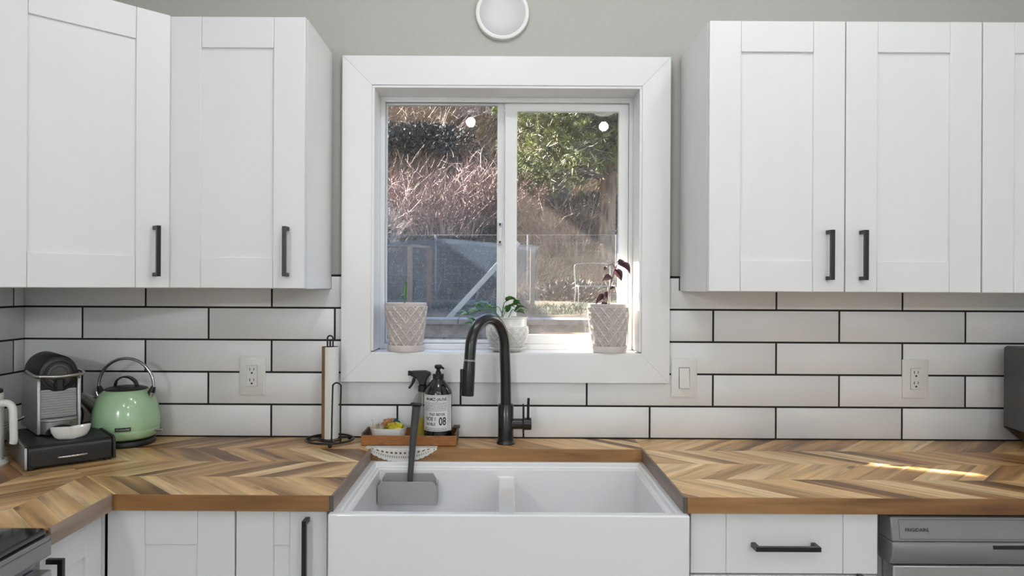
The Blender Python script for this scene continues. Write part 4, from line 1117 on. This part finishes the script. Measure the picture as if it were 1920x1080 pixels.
g = MB().box(-16, 22, .15, 2.62, -.3, .55).build('ground_yard', 'earth'); tag(g, 'low strip of bare ground outside the window', kind='structure')
# unseen wing and panel, added to keep most low sun off the window
w = MB().box(-4.5, -1.2, .15, .702, -.1, 4.6).box(-1.225, -1.2, .702, 2.6, 2.63, 4.9).build('window_sun_blocker', 'siding'); tag(w, 'unseen wing and panel added to block sun beside the window', kind='structure')
w = MB().prism_y([(-9.5,1.0),(-5.0,1.0),(-5.0,4.9),(-7.2,6.4),(-9.5,4.9)], 4.6, 10.4).build('yard_sun_blocker', 'siding'); tag(w, 'unseen building block added to shade the yard', kind='structure')  # out-of-view block, added so that its shadow covers the yard
w = MB().box(-4.5, 6, -6, .5, CZ+.16, CZ+.40).build('roof', 'siding'); tag(w, 'roof slab over the kitchen', kind='structure')

# retaining wall of grey blocks
t = thing('retaining_wall', 'grey block retaining wall at the near edge of the yard', 'wall')
bmesh_ = MB().box(-.197,.197,-.14,.14,0,.093).mesh('block', 'block_grey')
for r in range(6):
    for k in range(-8, 12):
        x = k*.40+(.2 if r % 2 else 0)
        o = link('block', bmesh_, t); o.location = (x, 2.80+.004*((k*7+r*3)%5), 1.045-r*.096)
        md = None
MB().box(-3.4, 5.0, 2.95, 3.05, .55, 1.13).build('backing', 'block_grey', t)
capm = MB().box(-.297,.297,-.17,.17,0,.035).mesh('cap_slab', 'cap_stone')
for k in range(-5, 9):
    o = link('cap_slab', capm, t); o.location = (k*.60, 2.80, 1.1395)
# new lumber in front of the wall
t = MB().box(0, .62, -.07, .07, 0, .038).build('lumber_beam', 'lumber_new', None, bevel=.004, loc=(.255, 2.30, 1.065)); tag(t, 'pale new lumber beam beyond the window sill', 'lumber')
t2 = thing('sawhorse', 'low wooden trestle carrying the pale lumber beam outside', 'trestle', (.33, 2.30, .55))
MB().box(0, .06, -.05, .05, .44, .515).build('top_bar', 'lumber_old', t2)
for s in (-1,1): MB().tube([(.03, s*.16, .004),(.03, s*.03, .44)], .02, 6).build('leg', 'lumber_old', t2)

# bird run: timber posts under a grey net
t = thing('bird_run', 'timber-framed run draped in blue-grey netting in the yard', 'run', (0,0,0))
def at(px, py, d):
    a = px + .0052*(py-537) - 940; b = py - .0052*(px-940) - 537
    return Vector((a/1327*d, d-2.3, 1.405-b/1327*d))
def post(name, mat, x, y, z1, s, parent): 
    z0 = hz(x, y)-.03
    return MB().box(x-s, x+s, y-s, y+s, z0, z1).build(name, mat, parent, bevel=.004)
post('post', 'lumber_old', -.825, 4.08, 1.775, .022, t)
post('post', 'lumber_red', -.735, 4.92, 1.800, .024, t)
post('post', 'lumber_old', .32, 5.0, 1.80, .024, t)
post('post', 'lumber_old', -2.0, 4.2, 1.76, .024, t)
MB().tube([(-.825,4.08,1.765),(-.735,4.92,1.795)], .016, 6).build('rail', 'lumber_old', t)
MB().tube([(-2.0,4.2,1.76),(-.825,4.08,1.765)], .012, 6).build('rail', 'lumber_old', t)
def netz(x, y):
    return 1.80 - .05*math.sin((x+2.2)*1.9)**2 - .04*math.sin((y-4)*2.0) + .012*mn.noise((x*3,y*3,2))
m = MB()
NX, NY = 40, 8
rows = []
for i in range(NX+1):
    x = -2.3 + 2.64*i/NX; col = []
    zt = netz(x, 4.05)
    for k in range(9): col.append((x, 3.98+.03*mn.noise((x*2,k*.4,5)), hz(x,4.0) + (zt-hz(x,4.0))*k/8))
    for k in range(1, NY+1): col.append((x, 4.0+1.05*k/NY, netz(x, 4.0+1.05*k/NY)+.03))
    for k in range(1, 9): col.append((x, 5.06+.03*mn.noise((x*2,k*.4,9)), zt+.03 + (hz(x,5.06)-zt-.03)*k/8))
    rows.append(col)
m.rings(rows, closed=False).build('netting', 'bird_net', t, smooth=70)
# folded hem where the net is bunched along the top
MB().tube([(x_, 3.97, netz(x_,4.0)+.005*math.sin(9*x_)) for x_ in [-2.3+2.6*i/30 for i in range(31)]], .022, 6).build('net_hem', 'bird_net', t, smooth=60)

b = MB().box(-.022,.022,-.010,.010,0,.62).build('white_board', 'board_white', None, bevel=.002)
p = at(840, 598, 5.55); q2 = at(932, 498, 5.55); dvec = (q2-p)
b.data = MB().box(-.020,.020,-.009,.009,0,dvec.length+.25).mesh('white_board','board_white'); b.location = p
b.rotation_euler = (0, math.atan2(dvec.x, dvec.z), 0); tag(b, 'pale board leaning diagonally in the yard', 'board')
for (px, lbl) in ((882, 'pale feed dish on the ground left of the diagonal board'), (906, 'pale feed dish on the ground right of the diagonal board')):
    c = at(px, 548, 7.6); z = hz(c.x, c.y)
    o = MB().lathe([(.04,0),(.055,.03),(.06,.06),(.052,.06),(.045,.02)], 20).build('feed_dish', 'board_white', None, smooth=50); o.location = (c.x, c.y, z+.02); tag(o, lbl, 'dish', 'feed dishes in the yard')

# wire fence across the foot of the slope
t = thing('wire_fence', 'thin galvanised wire fence across the foot of the hillside', 'fence')
FY = 8.5
for px in (380, 560, 817, 990, 1156, 1400, 1700):
    c = at(px, 441, FY+2.3); z0 = hz(c.x, FY)
    MB().tube([(c.x, FY, z0-.05), (c.x, FY, c.z+.01)], .017, 8).build('fence_post', 'galvanised', t, smooth=50)
xs_ = [at(px, 441, FY+2.3).x for px in (380, 1700)]
for k, dz in enumerate((0, .12, .24, .36, .48, .60, .72)):
    za = at(380, 441, FY+2.3).z-dz; zb = at(1700, 441, FY+2.3).z-dz
    MB().tube([(xs_[0],FY-.02,za),(0,FY-.02,(za+zb)/2-.004),(xs_[1],FY-.02,zb)], .0045 if k == 0 else .0018, 5).build('wire', 'galvanised', t)
mm = MB(); x = xs_[0]
while x < xs_[1]:
    zt = 2.19; mm.tube([(x,FY-.015,zt),(x,FY-.015,zt-.9)], .0013, 3); x += .10
tag(mm.build('mesh_wire', 'galvanised', t), kind='stuff')

# patio chair frame seen faintly beyond the screen
t = thing('garden_chair', 'thin metal garden chair frame at the foot of the slope', 'chair', (1.02, 5.6, hz(1.02,5.6)+.0))
MB().tube(spline([(-.2,0,.0),(-.19,0,.22),(-.20,.04,.42),(-.16,.05,.46),(.0,.05,.47),(.16,.05,.46),(.20,.04,.42),(.19,0,.22),(.2,0,0)], 4), .005, 6).build('back_frame', 'galvanised', t, smooth=50)
MB().tube(spline([(-.2,-.40,.0),(-.2,-.38,.20),(-.19,0,.22)], 4), .005, 6).build('leg_frame', 'galvanised', t, smooth=50)
MB().tube(spline([(.2,-.40,.0),(.2,-.38,.20),(.19,0,.22)], 4), .005, 6).build('leg_frame', 'galvanised', t, smooth=50)
MB().box(-.19,.19,-.37,-.01,.205,.22).build('seat', 'galvanised', t)

# grass: thin blades, too many to count
def blades(name, mat, label, n, area_fn, h0, h1, seed, lean=(.3,0), wd=.012):
    rnd = random.Random(seed); m = MB(); V = m.v; Fc = m.f
    for _ in range(n):
        x, y = area_fn(rnd); z = hz(x, y)-.02; h = rnd.uniform(h0, h1)
        a = rnd.uniform(0, 6.283); dx = rnd.gauss(lean[0], .45)*h; dy = rnd.gauss(lean[1], .40)*h
        wx, wy = math.cos(a)*wd*.5, math.sin(a)*wd*.5
        k = len(V); h2 = h*.75
        V += [(x-wx,y-wy,z),(x+wx,y+wy,z),(x+dx*.35+wx*.7,y+dy*.35+wy*.7,z+h2*.65),(x+dx*.35-wx*.7,y+dy*.35-wy*.7,z+h2*.65),(x+dx,y+dy,z+h2)]
        Fc += [(k,k+1,k+2,k+3),(k+3,k+2,k+4)]
    return tag(m.build(name, mat), label, 'grass', kind='stuff')
def slope(rnd):
    y = rnd.uniform(8.3, 21); return rnd.uniform(-.36*(y+2.3)-.3, .36*(y+2.3)+.3), y
def clumpy(fn, sc, th, seed):
    def f(rnd):
        for _ in range(12):
            x, y = fn(rnd)
            if mn.noise((x*sc, y*sc, seed)) > th: return x, y
        return x, y
    return f
blades('dark_grass', 'grass_dark', 'dull brown grass covering the hillside', 44000, slope, .12, .34, 1)
blades('golden_grass', 'grass_gold', 'golden dry grass tufts on the hillside', 34000, clumpy(slope, .55, .12, 4.4), .16, .42, 2, (.5,-.1))
def right_tuft(rnd): return rnd.uniform(.2, 2.4), rnd.uniform(8.4, 10.6)
blades('golden_grass', 'grass_gold', 'golden dry grass along the fence under the pine', 9000, clumpy(right_tuft, .9, .0, 2.4), .14, .40, 3, (.4,-.2))
def left_band(rnd): return rnd.uniform(-3.7, -1.2), rnd.uniform(13.7, 14.7)
blades('golden_grass', 'grass_gold', 'bright golden grass ridge at the top left of the slope', 6000, left_band, .2, .5, 6, (.6,-.1))
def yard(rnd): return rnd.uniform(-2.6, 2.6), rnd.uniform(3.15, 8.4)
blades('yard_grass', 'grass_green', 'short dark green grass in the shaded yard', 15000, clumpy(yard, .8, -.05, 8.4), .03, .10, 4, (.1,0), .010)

# shrubs and trees of bare twigs
def twig_bush(name, label, mat, x, y, R, H, n, seed, th=.011, lean=0.0, cat='shrub', spread=1.0, group='bare shrubs on the hillside'):
    rnd = random.Random(seed); t = thing(name, label, cat, (x, y, hz(x, y)-.05), group=group)
    m = MB()
    def tw(p, d, L, r, lev):
        pts = [p]; q = Vector(p); dd = Vector(d); k = 5 if lev == 0 else 4
        for i in range(k):
            dd = (dd + Vector((rnd.gauss(0,.16), rnd.gauss(0,.16), rnd.gauss(.03,.12)))).normalized()
            q = q + dd*(L/k); pts.append(tuple(q))
        m.tube(pts, [r*(1-.75*i/k) for i in range(k+1)], 3, cap=False)
        if lev < 2:
            for _ in range(4 if lev == 0 else 3):
                i = rnd.randint(1, k-1); s = Vector((rnd.gauss(0,1), rnd.gauss(0,1), rnd.gauss(.4,.5))).normalized()
                tw(pts[i], (dd*.6+s*.75).normalized(), L*rnd.uniform(.35,.6), r*.55, lev+1)
    for _ in range(n):
        a = rnd.uniform(0, 6.283); rr = R*.45*math.sqrt(rnd.random()); sp = rnd.uniform(.05,.75)*spread
        tw((rr*math.cos(a), rr*math.sin(a), 0), Vector((math.cos(a)*sp+lean, math.sin(a)*sp*.6, 1)).normalized(), H*rnd.uniform(.55,1.0), th*rnd.uniform(.7,1.3), 0)
    tag(m.build('twigs', mat, t, smooth=60), kind='stuff')
    return t
twig_bush('red_shrub', 'reddish bare shrub thicket beyond the fence, seen through the left pane', 'twig_red', -1.05, 10.2, 1.6, 1.30, 150, 11)
twig_bush('red_shrub', 'reddish-brown bare shrub behind the middle window bars', 'twig_red', .05, 10.6, 1.5, 1.35, 140, 12)
twig_bush('brown_shrub', 'brown twiggy shrub below the pine branches', 'twig_brown', 1.05, 9.9, 1.1, 1.10, 110, 13)
twig_bush('grey_shrub', 'greyish tangled shrub low at the left window edge', 'twig_grey', -2.25, 9.8, 1.2, 1.0, 80, 14)
twig_bush('bare_tree', 'pale bare tree with arching branches high on the slope', 'twig_grey', -.35, 14.4, 1.6, 2.9, 60, 15, th=.022, cat='tree', spread=1.3)
twig_bush('grey_shrub', 'dark bare shrub upslope behind the red thicket', 'twig_brown', -2.0, 13.0, 1.8, 1.5, 80, 16)
twig_bush('grey_shrub', 'bare shrub upslope behind the pine trunk', 'twig_brown', 2.6, 12.6, 1.8, 2.0, 80, 17)
twig_bush('grey_shrub', 'bare shrub at the top left of the slope in view', 'twig_brown', -3.2, 15.6, 2.0, 1.6, 80, 18)

twig_bush('grey_shrub', 'bare shrub far left on the slope', 'twig_brown', -4.6, 11.2, 1.8, 1.5, 80, 19)
twig_bush('red_shrub', 'reddish bare shrub far upslope on the left', 'twig_red', -5.4, 14.2, 2.0, 1.7, 80, 20)

def evergreen_mound(label, x, y, R, H, n, seed):
    rnd = random.Random(seed); t = thing('evergreen_shrub', label, 'shrub', (x, y, hz(x, y)-.05), group='dark low evergreen shrubs on the slope'); m = MB()
    for _ in range(n):
        a = rnd.uniform(0, 6.283); v = rnd.random()**.5; el = rnd.random()*PI/2
        c = Vector((R*v*math.cos(a)*math.cos(el), R*v*math.sin(a)*math.cos(el)*.7, H*math.sin(el)*(.5+.5*v)))
        d = (c.normalized()+Vector((rnd.gauss(0,.6),rnd.gauss(0,.6),rnd.gauss(.3,.5)))).normalized(); s = d.cross(Vector((rnd.gauss(0,1),rnd.gauss(0,1),rnd.gauss(0,1)))).normalized()
        L_, w_ = rnd.uniform(.05,.12), .016
        k = len(m.v); m.v += [tuple(c-s*w_*.3), tuple(c+d*L_*.5+s*w_), tuple(c+d*L_), tuple(c+d*L_*.5-s*w_)]; m.f.append((k,k+1,k+2,k+3))
    tag(m.build('foliage', 'shrub_dark', t), kind='stuff')
evergreen_mound('dark evergreen shrub in the middle of the left slope', -1.6, 12.4, 1.4, .8, 4200, 31)
evergreen_mound('dark evergreen shrub under the golden grass at upper left', -2.9, 12.9, 1.2, .6, 3800, 32)
evergreen_mound('dark low shrub beside the pine trunk', 1.75, 10.5, 1.0, .7, 3600, 33)
evergreen_mound('dark low hedge shrub in front of the fence', 1.0, 7.8, .75, .30, 2600, 34)
evergreen_mound('dark low evergreen shrub at the far right of the fence', 1.9, 8.0, .7, .34, 2600, 35)

# pine
px_, py_ = 1.73, 9.55
t = thing('pine_tree', 'tall pine with reddish bark and green needle boughs', 'tree', (px_, py_, hz(px_, py_)-.08))
rnd = random.Random(77); rg = []
for j in range(46):
    z = 7.0*j/45; r0 = .145*(1-.075*z)+.10*math.exp(-z*5); row = []
    for i in range(26):
        a = 2*PI*i/26
        rr = r0*(1+.10*mn.noise((math.cos(a)*2.5, math.sin(a)*2.5, z*1.3))+.09*abs(mn.noise((math.cos(a)*7, math.sin(a)*7, z*2.5))))
        row.append((rr*math.cos(a)+.05*math.sin(z*.6)+.012*z, rr*math.sin(a), z))
    rg.append(row)
MB().rings(rg).build('trunk', 'bark', t, smooth=60)
bm_ = MB(); nm = MB()
def needles(c, d, n):
    for _ in range(n):
        v = (d*.75+Vector((rnd.gauss(0,.6),rnd.gauss(0,.6),rnd.gauss(.1,.6)))).normalized(); s = v.cross(Vector((rnd.gauss(0,1),rnd.gauss(0,1),rnd.gauss(0,1)))).normalized()*.0085
        L_ = rnd.uniform(.09,.17); k = len(nm.v); e = c+v*L_
        nm.v.extend([tuple(c-s), tuple(c+s), tuple(e)]); nm.f.append((k,k+1,k+2))
for b in range(96):
    z = 1.52 + 2.7*(b/96)**.9 + rnd.uniform(-.1,.1); a = rnd.uniform(PI*.62, PI*1.75) if b % 4 else rnd.uniform(0, 2*PI)
    Lb = rnd.uniform(1.0, 2.1)*(1 if z > 2.4 else .85)
    p = Vector((.05*math.sin(z*.6)+.012*z, 0, z)); d = Vector((math.cos(a), math.sin(a)*.8, rnd.uniform(-.10,.22))).normalized()
    pts = [tuple(p)]; q3 = p.copy(); dd = d.copy(); N = 8
    for i in range(N):
        dd = (dd + Vector((rnd.gauss(0,.12), rnd.gauss(0,.12), rnd.gauss(-.015,.10)))).normalized(); q3 = q3+dd*(Lb/N); pts.append(tuple(q3))
        if i >= 2:
            for _ in range(3):
                sd = (dd*.7+Vector((rnd.gauss(0,.7), rnd.gauss(0,.7), rnd.gauss(-.05,.45)))).normalized(); Ls = rnd.uniform(.16,.42)
                e = q3+sd*Ls
                bm_.tube([tuple(q3), tuple((q3+e)/2+Vector((0,0,-.02))), tuple(e)], [.007,.005,.003], 3, cap=False)
                if z > 1.65 or rnd.random() < .2:
                    needles(e, sd, 34); needles((q3+e)/2, sd, 18)
    bm_.tube(pts, [.026*(1-.8*i/N) for i in range(N+1)], 5, cap=False)
tag(bm_.build('branches', 'twig_grey', t, smooth=60), kind='stuff')
tag(nm.build('needles', 'needle_green', t), kind='stuff')
